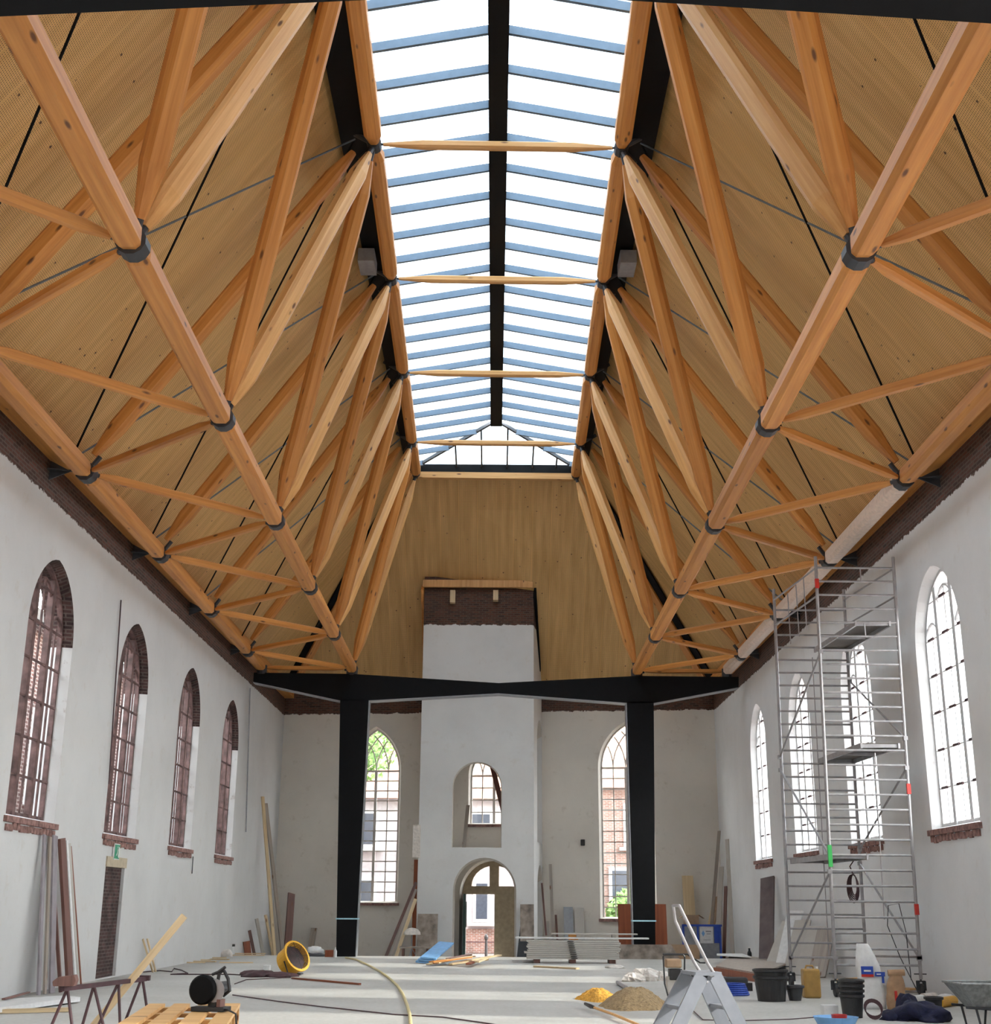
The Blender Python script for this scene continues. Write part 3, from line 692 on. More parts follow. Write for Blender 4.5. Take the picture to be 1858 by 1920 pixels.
part('sheet', MB().add(q + [v + t_ for v in q], [(0, 1, 2), (5, 4, 3), (0, 3, 4, 1), (1, 4, 5, 2), (2, 5, 3, 0)]), M['poly'], sk)
for s, lab in ((-1, 'left'), (1, 'right')):
    mb = MB(); mb.box((s * 2.72, 24.1, 14.25), (0.34, 0.65, 0.30))
    solo('sheet_metal_box', 'small pale grey sheet metal box hanging at the %s edge of the skylight' % lab, 'box', mb, M['grey'], 'sheet metal boxes beside the skylight', bevel=0.01)

# trimming of the opening where the tower passes through the roof
tr_ = thing('roof_opening_trim', 'pale timber header with lining around the hole for the tower', 'trim', (-0.5, 40.8, 11.3))
part('header', MB().box((-0.58, TY - 0.16, 11.62), (3.66, 0.12, 0.24)), M['glulam_pale_lit'], tr_)
for x in (TXL - 0.06, 1.33):
    part('lining', MB().bar((x, TY - 0.10, 11.50), (x + (0.22 if x > 0 else 0), 43.6, 9.15), 0.08, 0.30), M['glulam'] if x < 0 else M['black'], tr_)
for i, x in enumerate((-1.41, 0.02)):
    mb = MB(); mb.box((0, 0, 0), (0.17, 0.30, 0.42 if i == 0 else 0.34)); o = mesh_obj('timber_stub', mb, M['pine']); o.location = (x, TY - 0.12, 11.17 if i == 0 else 11.22)
    tag(o, '%s timber stub let into the bare brick of the tower top' % ('left' if i == 0 else 'right'), 'timber', 'timber stubs in the tower brick')

# ---- black steel portal frames
def portal(Y, lab, far):
    root = thing('portal_frame', lab, 'frame', (0, Y, 0), 0, 'black steel portal frames')
    dy = 0.19; zt = 7.87
    poly = [(-7.1, 7.90), (-7.1, 7.62), (-4.52, 7.09), (-3.68, 7.10), (0.12, 7.335), (3.88, 7.08), (4.67, 7.08), (7.18, 7.56), (7.2, 7.87), (4.2, 7.88), (0.12, 7.64), (-4.2, 7.88)]
    part('beam', MB().prism(poly, lambda u, v, k: (u, Y - dy + 2 * dy * k + (0.0), v)), M['black'], root)
    fl = MB()
    for i in (1, 3, 4, 6):
        a, b = poly[i], poly[i + 1]; fl.bar((a[0], Y, a[1] - 0.01), (b[0], Y, b[1] - 0.01), 0.40, 0.022)
    part('lower_flange', fl, M['grey'] if far else M['black'], root)
    for s, xs in ((-1, (-4.52, -3.68, -4.33, -3.80)), (1, (3.88, 4.67, 3.92, 4.51))):
        part('column', MB().prism([(xs[0], 7.12), (xs[2], 0.0), (xs[3], 0.0), (xs[1], 7.12)], lambda u, v, k: (u, Y - dy + 2 * dy * k, v)), M['black'], root)
        xi0, xi1 = (xs[1], xs[3]) if s < 0 else (xs[0], xs[2])
        part('column_flange', MB().bar((xi0 - s * 0.012, Y, 7.08), (xi1 - s * 0.012, Y, 0.0), 0.022, 0.40, (0, 1, 0)), M['grey'], root, label='thin grey edge of the column flange')
        if far:
            zt_ = 1.0; xa = xs[2] + (xs[0] - xs[2]) * zt_ / 7.1 - 0.01; xb = xs[3] + (xs[1] - xs[3]) * zt_ / 7.1 + 0.01
            part('tape_band', MB().box(((xa + xb) / 2, Y, zt_), (xb - xa + 0.03, 2 * dy + 0.04, 0.035)), M['cyan_tape'], root, label='pale blue tape band')
    return root
portal(37.67, 'black steel portal frame standing across the far end of the hall', True)
portal(7.10, 'nearest black steel portal frame, only its beam showing along the top of the picture', False)

# ------------------------------------------------------------------ outside
struct('ground', MB().box((0, 50, -0.62), (160, 130, 0.4)), M['ground'])
nb = thing('neighbour_building', 'old red-brown brick building close outside the left windows', 'building', (-12.5, 30, -0.4))
part('wall', MB().box((-13.2, 33, 3.6), (5.0, 62, 8.0)), M['bricks_old'], nb)
g = MB()
for i in range(14): g.box((-10.68, 4 + i * 4.4, 4.6), (0.08, 1.3, 2.2))
part('window_frames', g, M['frame_white'], nb)
part('eaves', MB().box((-13.2, 33, 7.7), (5.5, 62.4, 0.25)), M['steel'], nb)
def house(x0, x1, Y, eave, ridge, mat, lab, wins, plinth=None):
    root = thing('house', lab, 'house', ((x0 + x1) / 2, Y + 3, -0.4), 0, 'houses across the street')
    part('wall', MB().box(((x0 + x1) / 2, Y + 3, (eave - 0.4) / 2), (x1 - x0, 6, eave + 0.4)), mat, root)
    part('roof', MB().prism([(-0.3, eave - 0.1), (6.3, eave - 0.1), (3, ridge)], lambda u, v, k: (x0 - 0.3 + (x1 - x0 + 0.6) * k, Y + u, v)), M['tile'], root)
    for (x, z, ww, hh) in wins:
        f = part('window', MB().box((x, Y - 0.02, z), (ww + 0.24, 0.12, hh + 0.24)), M['frame_white'], root)
        part('pane', MB().box((x, Y - 0.09, z), (ww, 0.03, hh)), M['dark_glass'], f)
        part('window_sill', MB().box((x, Y - 0.14, z - hh / 2 - 0.2), (ww + 0.6, 0.24, 0.12)), M['panelboard'], root)
    if plinth: part('plinth', MB().box(((x0 + x1) / 2, Y - 0.03, plinth / 2 - 0.2), (x1 - x0, 0.1, plinth + 0.4)), M['bricks_red'], root)
house(-9, 2.2, 53, 5.6, 9.0, M['render_white'], 'white painted house with orange tiled roof across the street, seen through the doorway', [(-0.45, 1.55, 0.45, 1.35), (-3.0, 1.55, 0.9, 1.5), (-5.2, 1.55, 0.9, 1.5), (-0.6, 4.3, 0.9, 1.2), (-3.0, 4.3, 0.9, 1.2), (-5.2, 4.3, 0.9, 1.2)], 0.5)
house(3.0, 14, 51, 5.9, 10.0, M['bricks_red'], 'red brick house with tiled roof seen through the right end window', [(5.0, 1.9, 0.9, 1.6), (7.2, 1.9, 0.9, 1.6), (5.6, 4.4, 0.9, 1.4), (8.0, 4.4, 0.9, 1.4)])
bo = solo('bollard', 'dark iron bollard standing on the pavement outside the doorway', 'bollard', MB().lathe([(0, 0.0), (0.07, 0), (0.055, 0.1), (0.045, 0.65), (0.07, 0.68), (0.07, 0.75), (0.05, 0.8), (0.0, 0.86)], (-0.23, 47.5, -0.42), 12), M['black_rough'])
rl = thing('street_railing', 'thin dark railing in front of the brick plinth outside the doorway', 'railing', (-0.5, 49.5, -0.42))
part('rail', MB().box((-0.5, 49.5, 0.1), (4, 0.03, 0.035)), M['rust'], rl)
for i in range(4): part('post', MB().box((-2.3 + i * 1.2, 49.5, -0.16), (0.04, 0.04, 0.52)), M['rust'], rl)
def tree(x, y, z, r, lab, seed):
    root = thing('tree', lab, 'tree', (x, y, -0.42), 0, 'trees outside the end wall'); rr = random.Random(seed)
    part('trunk', MB().path([(x, y, -0.42), (x + 0.1, y, z * 0.5), (x, y, z)], [0.22, 0.16, 0.08], 8), M['bark'], root)
    mb = MB()
    for i in range(2600):
        th = rr.uniform(0, 6.283); ph = math.acos(rr.uniform(-1, 1)); q = r * rr.uniform(0.5, 1.0)
        c = Vector((x + q * math.sin(ph) * math.cos(th), y + q * math.sin(ph) * math.sin(th), z + 0.8 * q * math.cos(ph)))
        a = Vector((rr.uniform(-1, 1), rr.uniform(-1, 1), rr.uniform(-1, 1))).normalized() * 0.13; b = a.orthogonal().normalized() * 0.07
        mb.add([c - a, c + b, c + a, c - b], [(0, 1, 2, 3)])
    part('foliage', mb, M['leaf'], root)
tree(-5.75, 49.0, 7.3, 2.2, 'green leafy tree outside the left end window', 3)
tree(5.3, 48.6, 1.1, 1.2, 'low leafy bush outside the right end window', 5)

# ------------------------------------------------------------------ things in the hall
ORD = ['first', 'second', 'third', 'fourth', 'fifth', 'sixth', 'seventh', 'eighth', 'ninth', 'tenth', 'eleventh', 'twelfth']
def board(name, p, q, w, t, mat, label=None, cat='board', group=None, side=(0, 1, 0), parent=None):
    """a board from p to q, own Z along the grain; side = the direction its width runs in"""
    p, q = Vector(p), Vector(q); d = (q - p).normalized(); x = Vector(side); x = (x - d * x.dot(d)).normalized(); y = d.cross(x); L_ = (q - p).length
    o = mesh_obj(name, MB().box((0, 0, L_ / 2), (w, t, L_)), mat)
    m = Matrix.Translation(p) @ Matrix((x, y, d)).transposed().to_4x4()
    if parent is not None:
        o.parent = parent; o.matrix_parent_inverse = root_matrix(parent).inverted()
    o.matrix_basis = m
    if label: tag(o, label, cat, group)
    return o

# ---- aluminium scaffold tower by the right wall
sf_ = thing('scaffold_tower', 'tall aluminium rolling scaffold tower standing by the right wall', 'scaffold', (6.25, 23.2, 0))
NL, NR, FL_, FR = ((5.55, 5.70), (6.93, 7.08), (5.37, 5.47), (6.74, 6.84)); YN_, YF_ = 22.0, 24.45; SH = 7.35
def px_(c, z): return c[0] + (c[1] - c[0]) * z / SH
for c, y in ((NL, YN_), (NR, YN_), (FL_, YF_), (FR, YF_)):
    part('post', MB().tube((px_(c, 0.28), y, 0.28), (px_(c, SH), y, SH), 0.029, 10), M['alu'], sf_)
    x = px_(c, 0.1)
    wh = part('castor', MB().lathe([(0, -0.03), (0.10, -0.03), (0.11, 0), (0.10, 0.03), (0, 0.03)], (x, y, 0.11), 16, Matrix.Rotation(math.pi / 2, 3, 'Y')), M['black_rough'], sf_)
    part('fork', MB().bar((x - 0.05, y, 0.11), (x - 0.05, y, 0.25), 0.06, 0.02).bar((x + 0.05, y, 0.11), (x + 0.05, y, 0.25), 0.06, 0.02).box((x, y, 0.25), (0.13, 0.09, 0.02)).tube((x, y, 0.25), (x, y, 0.45), 0.018, 8).tube((x - 0.10, y, 0.36), (x + 0.10, y, 0.36), 0.010, 6), M['steel'], wh)
for i in range(28):
    z = 0.49 + 0.2465 * i
    part('rung', MB().tube((px_(NL, z), YN_, z), (px_(NR, z), YN_, z), 0.019, 8), M['alu'], sf_)
    if i < 27: part('rung', MB().tube((px_(FL_, z), YF_, z + 0.03), (px_(FR, z), YF_, z + 0.03), 0.019, 8), M['alu'], sf_)
part('stiffener', MB().tube((6.08, YF_, 0.52), (6.14, YF_, 6.0), 0.009, 6), M['alu'], sf_)
part('stiffener', MB().tube((6.42, YN_, 1.2), (6.46, YN_, 3.2), 0.009, 6), M['alu'], sf_)
for z in (3.65, 5.9, 6.88): part('stiffener', MB().tube((6.48, YN_, z), (6.48, YN_, z + 0.25), 0.012, 6), M['alu'], sf_)
for (x0, x1, z) in ((6.32, 6.92, 6.14), (6.26, 6.90, 4.02), (5.62, 6.22, 2.19)):
    pf = part('platform_frame', MB().bar((x0, YN_ - 0.02, z), (x0 - 0.12, YF_ + 0.02, z), 0.035, 0.09).bar((x1, YN_ - 0.02, z), (x1 - 0.12, YF_ + 0.02, z), 0.035, 0.09).bar((x0, YN_ + 0.03, z), (x1, YN_ + 0.03, z), 0.05, 0.06).bar((x0 - .12, YF_ - 0.03, z), (x1 - .12, YF_ - 0.03, z), 0.05, 0.06).bar((x0 - .06, 23.2, z), (x1 - .06, 23.2, z), 0.04, 0.05), M['alu'], sf_)
    part('deck', MB().prism([(x0, YN_), (x1, YN_), (x1 - 0.12, YF_), (x0 - 0.12, YF_)], lambda u, v, k: (u, v, z + 0.03 + 0.015 * k)), M['deck'], pf)
def brace(p, q): part('brace', MB().tube(p, q, 0.019, 8).box(p, (0.07, 0.07, 0.07)).box(q, (0.07, 0.07, 0.07)), M['alu'], sf_)
brace((5.40, YF_, 4.09), (5.68, YN_, 5.64)); brace((6.83, YF_, 5.54), (7.02, YN_, 4.15)); brace((5.40, YF_, 3.85), (5.60, YN_, 2.19))
brace((7.00, YN_, 3.65), (6.78, YF_, 2.41)); brace((5.58, YN_, 1.95), (5.38, YF_, 0.52)); brace((6.76, YF_, 2.16), (6.94, YN_, 0.60))
brace((5.39, YF_, 0.52), (5.57, YN_, 0.60)); brace((6.75, YF_, 0.55), (6.94, YN_, 0.62))
for z in (6.63, 7.13):
    for a, b in ((5.68, 5.46), (7.06, 6.83)): part('guard_rail', MB().tube((a, YN_, z), (b, YF_, z), 0.017, 8), M['alu'], sf_)
for y in (22.6, 23.2, 23.9): part('guard_post', MB().tube((5.61, y, 6.15), (5.61, y, 7.13), 0.010, 6), M['alu'], sf_)
part('lock_clip', MB().box((px_(NR, 3.3), YN_ - 0.02, 3.3), (0.065, 0.05, 0.17)), M['red'], sf_)
part('lock_clip', MB().box((px_(NR, 1.36), YN_ - 0.02, 1.36), (0.065, 0.05, 0.17)), M['red'], sf_)
part('lock_clip', MB().box((px_(NL, 6.85), YN_ - 0.02, 6.85), (0.065, 0.05, 0.17)), M['red'], sf_)
part('lock_clip', MB().box((px_(NL, 2.2), YN_ - 0.02, 2.2), (0.065, 0.05, 0.35)), M['green'], sf_, label='bright green clip')
mb = MB(); cr = random.Random(4)
for j in range(5):
    h = 0.34 + 0.03 * j; mb.path([(6.10 + 0.05 * math.sin(a) * (1 + .25 * j), 22.5 + 0.02 * j, 1.92 - h / 2 - h / 2 * math.cos(a)) for a in [2 * math.pi * i / 18 for i in range(19)]], 0.010, 6)
mb.path([(6.10, 22.5, 1.92), (6.05, 22.5, 2.05), (6.12, 22.5, 2.14)], 0.010, 6)
solo('cable_coil', 'coil of dark cable hanging below the lowest scaffold platform', 'cable', mb, M['rust'])
mb = MB(); mb.path([(6.90, 22.4, 0.25), (6.88, 22.4, 1.0), (6.80, 22.4, 1.45), (6.62, 22.4, 1.42), (6.58, 22.4, 1.1), (6.75, 22.4, 0.6), (7.0, 22.4, 0.05)], 0.008, 6)
solo('hanging_wire', 'thin looped wire hanging at the right side of the scaffold', 'wire', mb, M['steel'])

M['darkgrey'] = plain('dark_mauve_board', (0.15, 0.12, 0.12), 0.8, 0, 0.3, 3)
M['mauve'] = plain('mauve_grey_board', (0.30, 0.27, 0.29), 0.7, 0, 0.2, 3)
# ---- left wall
bg = 'boards leaning against the left wall beside the bricked-up doorway'
for i, (p, q, w_, t_, m_, lb) in enumerate([
    ((-7.02, 21.15, 0), (-7.26, 21.35, 2.42), 0.12, 0.03, 'mauve', 'grey board at the near edge of the boards leaning by the bricked-up doorway'),
    ((-7.00, 21.38, 0), (-7.25, 21.60, 2.40), 0.10, 0.03, 'greywood', 'weathered board second from the near edge of those leaning by the bricked-up doorway'),
    ((-6.97, 21.62, 0), (-7.24, 21.80, 2.43), 0.22, 0.03, 'mauve', 'wide grey board in the nearer bundle leaning by the bricked-up doorway'),
    ((-6.90, 21.85, 0), (-7.18, 21.86, 1.55), 0.05, 0.05, 'darkwood', 'short dark batten leaning in front of the nearer bundle of boards'),
    ((-6.93, 22.42, 0), (-7.24, 22.15, 2.40), 0.27, 0.05, 'darkwood', 'broad dark red-brown board leaning by the bricked-up doorway'),
    ((-6.93, 22.72, 0), (-7.25, 22.45, 2.38), 0.10, 0.03, 'white', 'white lath just right of the broad dark red-brown board'),
    ((-6.95, 22.92, 0), (-7.26, 22.62, 2.34), 0.12, 0.03, 'panelboard', 'pale board between the white lath and the thin red lath'),
    ((-6.97, 23.12, 0), (-7.28, 22.78, 2.30), 0.05, 0.03, 'redwood', 'thin red lath at the far edge of the boards by the bricked-up doorway')]):
    board('board', p, q, w_, t_, M[m_], lb, 'board', bg)
for i in range(2):
    board('lath', (-7.05, 28.25 + 0.22 * i, 0), (-7.28, 28.10 + 0.35 * i, 0.66), 0.06, 0.03, M['pine'], '%s of two short pine laths leaning on the left wall past the bricked-up doorway' % ('nearer', 'farther')[i], 'lath', 'two short pine laths')
es = thing('exit_sign', 'small green exit sign on the left wall above the bricked-up doorway', 'sign', (-7.312, 25.693, 2.324))
_p = Vector((-7.312, 25.693, 2.324))
part('plate', MB().box(_p, (0.03, 0.36, 0.30)), M['white'], es)
part('green_field', MB().box(_p + Vector((0.018, 0, 0)), (0.008, 0.32, 0.26)), M['signgreen'], es)
part('running_figure', MB().bar(_p + Vector((0.024, -0.02, -0.02)), _p + Vector((0.024, 0.0, 0.06)), 0.03, 0.006).bar(_p + Vector((0.024, -0.02, -0.02)), _p + Vector((0.024, -0.08, -0.08)), 0.02, 0.006).bar(_p + Vector((0.024, -0.02, -0.02)), _p + Vector((0.024, 0.04, -0.09)), 0.02, 0.006).bar(_p + Vector((0.024, 0.0, 0.05)), _p + Vector((0.024, 0.06, 0.02)), 0.015, 0.006).box(_p + Vector((0.024, 0.01, 0.085)), (0.004, 0.03, 0.03)).box(_p + Vector((0.024, 0.11, -0.01)), (0.004, 0.06, 0.2)), M['white'], es)
solo('wall_pipe', 'thin reddish pipe on the left wall beside the second window', 'pipe', MB().tube((-7.299, 24.408, 7.029), (-7.300, 24.742, 3.530), 0.013, 6), M['rust'])
solo('downpipe', 'long grey cable duct running down the left wall near the far corner', 'pipe', MB().tube((-7.326, 38.252, 7.566), (-7.328, 39.013, 3.412), 0.02, 6), M['grey'])
solo('wall_pipe', 'short dark rod on the left wall under the third window', 'pipe', MB().tube((-7.330, 32.370, 2.473), (-7.330, 32.391, 2.072), 0.012, 6), M['steel'])
rr = random.Random(11)
for i, (x, y, l, a) in enumerate([(352, 1806, 0.9, 0.3), (368, 1800, 0.7, 0.1), (385, 1803, 0.6, -0.3), (372, 1796, 0.8, 0.4), (400, 1799, 0.5, 0.2), (440, 1804, 0.6, 0.2)]):
    pass
for i, (p, a, l) in enumerate([((-7.430, 32.680, 0.000), 0.2, 1.0), ((-7.560, 34.237, 0.000), 0.05, 0.9), ((-7.124, 33.346, 0.000), -0.25, 0.7), ((-7.453, 35.636, 0.000), 0.3, 0.9), ((-6.976, 34.675, 0.000), -0.1, 0.5), ((-6.209, 32.884, 0.000), 0.15, 0.8), ((-6.942, 37.625, 0.000), 0.1, 1.2), ((-7.062, 38.840, 0.000), 0.15, 1.1)]):
    p = Vector(p); d = Vector((math.cos(a), math.sin(a), 0)) * l / 2; z = Vector((0, 0, 0.016))
    board('wood_offcut', p - d + z, p + d + z, 0.07, 0.025, M['pine'], 'thin pine offcut on the floor along the left wall, %s from the near end' % ORD[i], 'offcut', 'pine offcuts on the floor along the left wall', (0, 1, 0))
solo('small_sack', 'small pinkish sack on the floor near the left wall', 'sack', MB().blob((-7.220, 36.791, 0.000), (0.18, 0.13, 0.20), 3), M['foil'], smooth=True)
pc = thing('paint_can', 'small white and black can beside the pinkish sack', 'can', (-7.395, 38.353, 0.000)); _p = Vector((-7.395, 38.353, 0.000))
part('can', MB().lathe([(0, 0), (0.08, 0), (0.08, 0.22), (0, 0.22)], _p, 14), M['white'], pc); part('lid', MB().lathe([(0, 0.22), (0.085, 0.22), (0.085, 0.28), (0, 0.28)], _p, 14), M['black_rough'], pc)
# boards in the far left corner
cg = 'boards standing in the far left corner'
for p, q, w_, m_, lb in [
    ((-6.55, 40.9, -0.35), (-7.30, 41.3, 4.62), 0.10, 'pine', 'very long pale batten leaning in the far left corner'),
    ((-6.35, 41.3, -0.35), (-7.28, 41.8, 4.45), 0.12, 'greywood', 'long grey batten right beside the very long pale one in the far left corner'),
    ((-6.62, 43.6, -0.35), (-6.70, 44.4, 1.72), 0.26, 'darkwood', 'dark brown board standing in the far left corner'),
    ((-6.95, 41.4, -0.35), (-7.25, 41.2, 0.95), 0.10, 'panelboard', 'short pale board in the far left corner'),
    ((-7.05, 40.5, -0.35), (-7.28, 40.3, 0.62), 0.08, 'darkwood', 'short dark stick in the far left corner'),
    ((-7.15, 39.9, -0.35), (-7.28, 39.9, 0.32), 0.22, 'redwood', 'low reddish board at the foot of the left wall near the corner'),
    ((-6.75, 42.0, -0.35), (-7.15, 42.2, 1.05), 0.08, 'pine', 'short yellowish batten in the far left corner')]:
    board('board', p, q, w_, 0.05, M[m_], lb, 'board', cg, (0.7, 0.7, 0))

# ---- trestle, long batten, pallets and saw in the left foreground
tr1 = thing('trestle', 'low dark steel trestle with many splayed legs in the left foreground', 'trestle', (-3.75, 13.2, 0))
ta, tb = Vector((-3.95, 12.55, 0.61)), Vector((-3.54, 13.9, 0.63))
part('top_bar', MB().bar(ta, tb, 0.05, 0.04), M['rust'], tr1)
part('end_plate', MB().box(tb + Vector((0, 0, 0.01)), (0.10, 0.06, 0.05)), M['rust'], tr1)
for f_, dx, dy in ((0.06, -0.20, -0.05), (0.06, 0.16, -0.05), (0.36, -0.14, 0.05), (0.36, 0.20, 0.05), (0.66, -0.24, -0.05), (0.66, 0.08, 0.0), (0.95, -0.20, 0.0), (0.97, 0.14, 0.05)):
    p = ta.lerp(tb, f_); part('leg', MB().tube(p, (p.x + dx, p.y + dy, 0), 0.014, 8), M['rust'], tr1)
solo('float_block', 'dark red wedge-shaped block lying on the left end of the trestle', 'block', MB().prism([(-0.10, 0.0), (0.09, 0.0), (0.11, 0.05), (0.09, 0.10), (-0.06, 0.08), (-0.11, 0.04)], lambda u, v, k: (-3.93 + u, 12.52 + 0.10 * k, 0.635 + v)), M['darkwood'], bevel=0.01)
board('batten', (-4.10, 13.62, 0.0), (-3.12, 13.62, 1.25), 0.07, 0.035, M['pine'], 'long pale batten resting slantwise over the trestle', 'batten', None, (0.6, 0, -0.6))
def pallet(z, lab):
    r = thing('pallet', lab, 'pallet', (-2.01, 9.30, z), math.radians(8), 'stacked pallets in the foreground')
    for x in (-0.25, -0.085, 0.085, 0.25): part('deck_board', MB().box((x, -0.8, 0.133), (0.105, 1.6, 0.022)), M['pallet_wood'], r, False)
    for y in (-0.05, -0.55, -1.05, -1.55): part('cross_board', MB().box((0, y, 0.111), (0.6, 0.10, 0.022)), M['pallet_wood'], r, False)
    for x in (-0.25, 0.25):
        for y in (-0.05, -0.55, -1.05, -1.55): part('block', MB().box((x, y, 0.061), (0.10, 0.10, 0.078)), M['pallet_wood'], r, False)
        part('skid', MB().box((x, -0.8, 0.011), (0.10, 1.6, 0.022)), M['pallet_wood'], r, False)
    return r
for i in range(5): pallet(0.144 * i, '%s orange-brown wooden pallet of the stack under the black saw' % ('bottom', 'second lowest', 'middle', 'second highest', 'topmost')[i])
sw = thing('cutoff_saw', 'black electric cut-off saw standing on the pallet stack', 'saw', (-1.76, 8.62, 0.721), math.radians(-12))
sw.scale = (0.78, 0.78, 0.78)
part('base', MB().box((0.0, 0, 0.02), (0.28, 0.16, 0.035)).box((0.02, 0.0, 0.08), (0.07, 0.07, 0.12)), M['black_rough'], sw, False, bevel=0.004)
part('blade_guard', MB().lathe([(0, -0.035), (0.10, -0.035), (0.115, -0.02), (0.115, 0.02), (0.10, 0.035), (0, 0.035)], (-0.055, -0.05, 0.165), 28, Matrix.Rotation(math.pi / 2, 3, 'X')), M['black'], sw, False)
part('motor', MB().lathe([(0, -0.10), (0.045, -0.10), (0.055, -0.08), (0.055, 0.08), (0.045, 0.10), (0, 0.10)], (0.05, 0.06, 0.17), 16, Matrix.Rotation(math.pi / 2, 3, 'X')), M['black_rough'], sw, False)
part('handle', MB().path([(0.04, 0, 0.20), (0.06, -0.02, 0.29), (0.10, -0.02, 0.31), (0.14, -0.02, 0.25), (0.16, -0.02, 0.16), (0.10, 0, 0.12)], 0.014, 8).path([(0.0, -0.02, 0.28), (0.05, -0.02, 0.30), (0.11, -0.02, 0.34)], 0.012, 8), M['black_rough'], sw, False)
part('blade', MB().lathe([(0, -0.002), (0.09, -0.002), (0.09, 0.002), (0, 0.002)], (0.035, -0.045, 0.16), 24, Matrix.Rotation(math.pi / 2, 3, 'X')), M['alu'], sw, False)
part('clamp', MB().box((0.09, -0.02, 0.06), (0.03, 0.1, 0.07)), M['darkwood'], sw, False)
solo('saw_cord', 'black cord hanging from the saw over the pallet edge', 'cord', MB().path([(-1.68, 8.6, 0.735), (-1.62, 8.5, 0.735), (-1.57, 8.45, 0.72), (-1.555, 8.45, 0.6), (-1.54, 8.5, 0.3), (-1.5, 8.6, 0.01)], 0.006, 6), M['black_rough'])
solo('panel_sheet', 'white panel sheets lying on the floor at the left edge', 'sheet', MB().prism([(-7.15, 18.6), (-6.25, 19.9), (-5.9, 19.6), (-6.3, 17.5), (-7.15, 17.0)], lambda u, v, k: (u, v, 0.02 + 0.06 * k)), M['white'])
board('batten', (-6.6, 17.5, 0.03), (-5.55, 18.0, 0.03), 0.10, 0.05, M['pine'], 'yellow pine batten on the floor beside the white panel sheets', 'batten', None, (0, 1, 0))
for i, (p, q) in enumerate([((-6.947, 19.336, 0.000), (-7.188, 20.876, 0.000)), ((-6.698, 18.759, 0.000), (-6.858, 20.209, 0.000))]):
    board('thin_strip', Vector(p) + Vector((0, 0, 0.03 + i * 0.07)), Vector(q) + Vector((0, 0, 0.03 + i * 0.07)), 0.05, 0.02, M['darkwood'], ('farther', 'nearer')[i] + ' thin dark strip on the floor behind the white panel sheets', 'strip', 'dark strips at the left edge', (0, 1, 0))

# ---- cords, hose and the yellow fan
def fp(pts, z=0.012): return [(p[0], p[1], p[2] + z) for p in pts]
solo('extension_cord', 'dark cord running along the floor from the bricked-up doorway', 'cord', MB().path(fp([(-7.583, 27.582, 0.000), (-7.276, 28.060, 0.000), (-7.036, 28.774, 0.000), (-6.689, 28.367, 0.000), (-6.973, 29.744, 0.000), (-6.652, 29.065, 0.000), (-6.220, 27.773, 0.000), (-6.458, 27.317, 0.000), (-5.834, 27.403, 0.000), (-5.311, 27.475, 0.000), (-4.818, 27.130, 0.000)]), 0.012, 6), M['rust'])
solo('extension_cord', 'thin dark cord crossing the floor behind the saw to the bottom of the picture', 'cord', MB().path(fp([(-4.050, 21.332, 0.000), (-3.140, 20.029, 0.000), (-2.391, 19.068, 0.000), (-1.258, 17.803, 0.000), (-0.622, 17.443, 0.000), (-0.087, 16.640, 0.000), (0.479, 15.717, 0.000)]), 0.009, 6), M['rust'])
solo('extension_cord', 'faint cord on the floor leading to the heap of cloth under the yellow fan', 'cord', MB().path(fp([(-4.581, 24.253, 0.000), (-4.624, 25.618, 0.000), (-4.312, 26.027, 0.000), (-3.918, 26.458, 0.000)]), 0.009, 6), M['rust'])
board('iron_rod', Vector((-3.830, 26.074, 0.020)), Vector((-2.358, 24.322, 0.020)), 0.05, 0.03, M['redwood'], 'long thin reddish rod lying on the floor in front of the yellow fan', 'rod', None, (0, 1, 0))
solo('garden_hose', 'pale yellow hose curving over the floor towards the bottom of the picture', 'hose', MB().path(fp([(-3.933, 36.276, 0.000), (-3.511, 34.945, 0.000), (-2.929, 31.958, 0.000), (-2.401, 28.984, 0.000), (-1.990, 26.329, 0.000), (-1.665, 23.967, 0.000), (-1.421, 21.739, 0.000), (-1.207, 19.480, 0.000), (-1.060, 17.736, 0.000), (-0.905, 15.547, 0.000)], 0.02), 0.022, 8), M['hose'], smooth=True)
fa = thing('drum_fan', 'yellow drum fan tilted upwards on a black stand', 'fan', (-4.0, 27.6, 0))
ax = Vector((0.70, -0.52, 0.48)).normalized(); fm_ = ax.to_track_quat('Z', 'Y').to_matrix(); fc = Vector((-4.074, 27.600, 0.299))
part('drum', MB().lathe([(0.20, -0.20), (0.27, -0.17), (0.28, -0.05), (0.29, 0.10), (0.33, 0.12), (0.33, 0.16), (0.28, 0.16), (0.26, 0.05), (0.0, 0.02)], fc, 28, fm_), M['yellow'], fa, smooth=False)
gr = MB()
for i in range(7): gr.path([fc + fm_ @ Vector(((0.04 + 0.04 * i) * math.cos(a), (0.04 + 0.04 * i) * math.sin(a), 0.165)) for a in [2 * math.pi * j / 24 for j in range(25)]], 0.005, 4)
for i in range(8): gr.tube(fc + fm_ @ Vector((0, 0, 0.165)), fc + fm_ @ Vector((0.29 * math.cos(i * .785), 0.29 * math.sin(i * .785), 0.165)), 0.005, 4)
part('grille', gr, M['black_rough'], fa)
part('blades', MB().lathe([(0, 0.05), (0.25, 0.06), (0.25, 0.07), (0, 0.09)], fc, 24, fm_), M['rust'], fa)
part('motor', MB().lathe([(0, -0.28), (0.10, -0.28), (0.12, -0.15), (0.2, -0.15)], fc, 14, fm_), M['green'], fa, label='green tinted motor end')
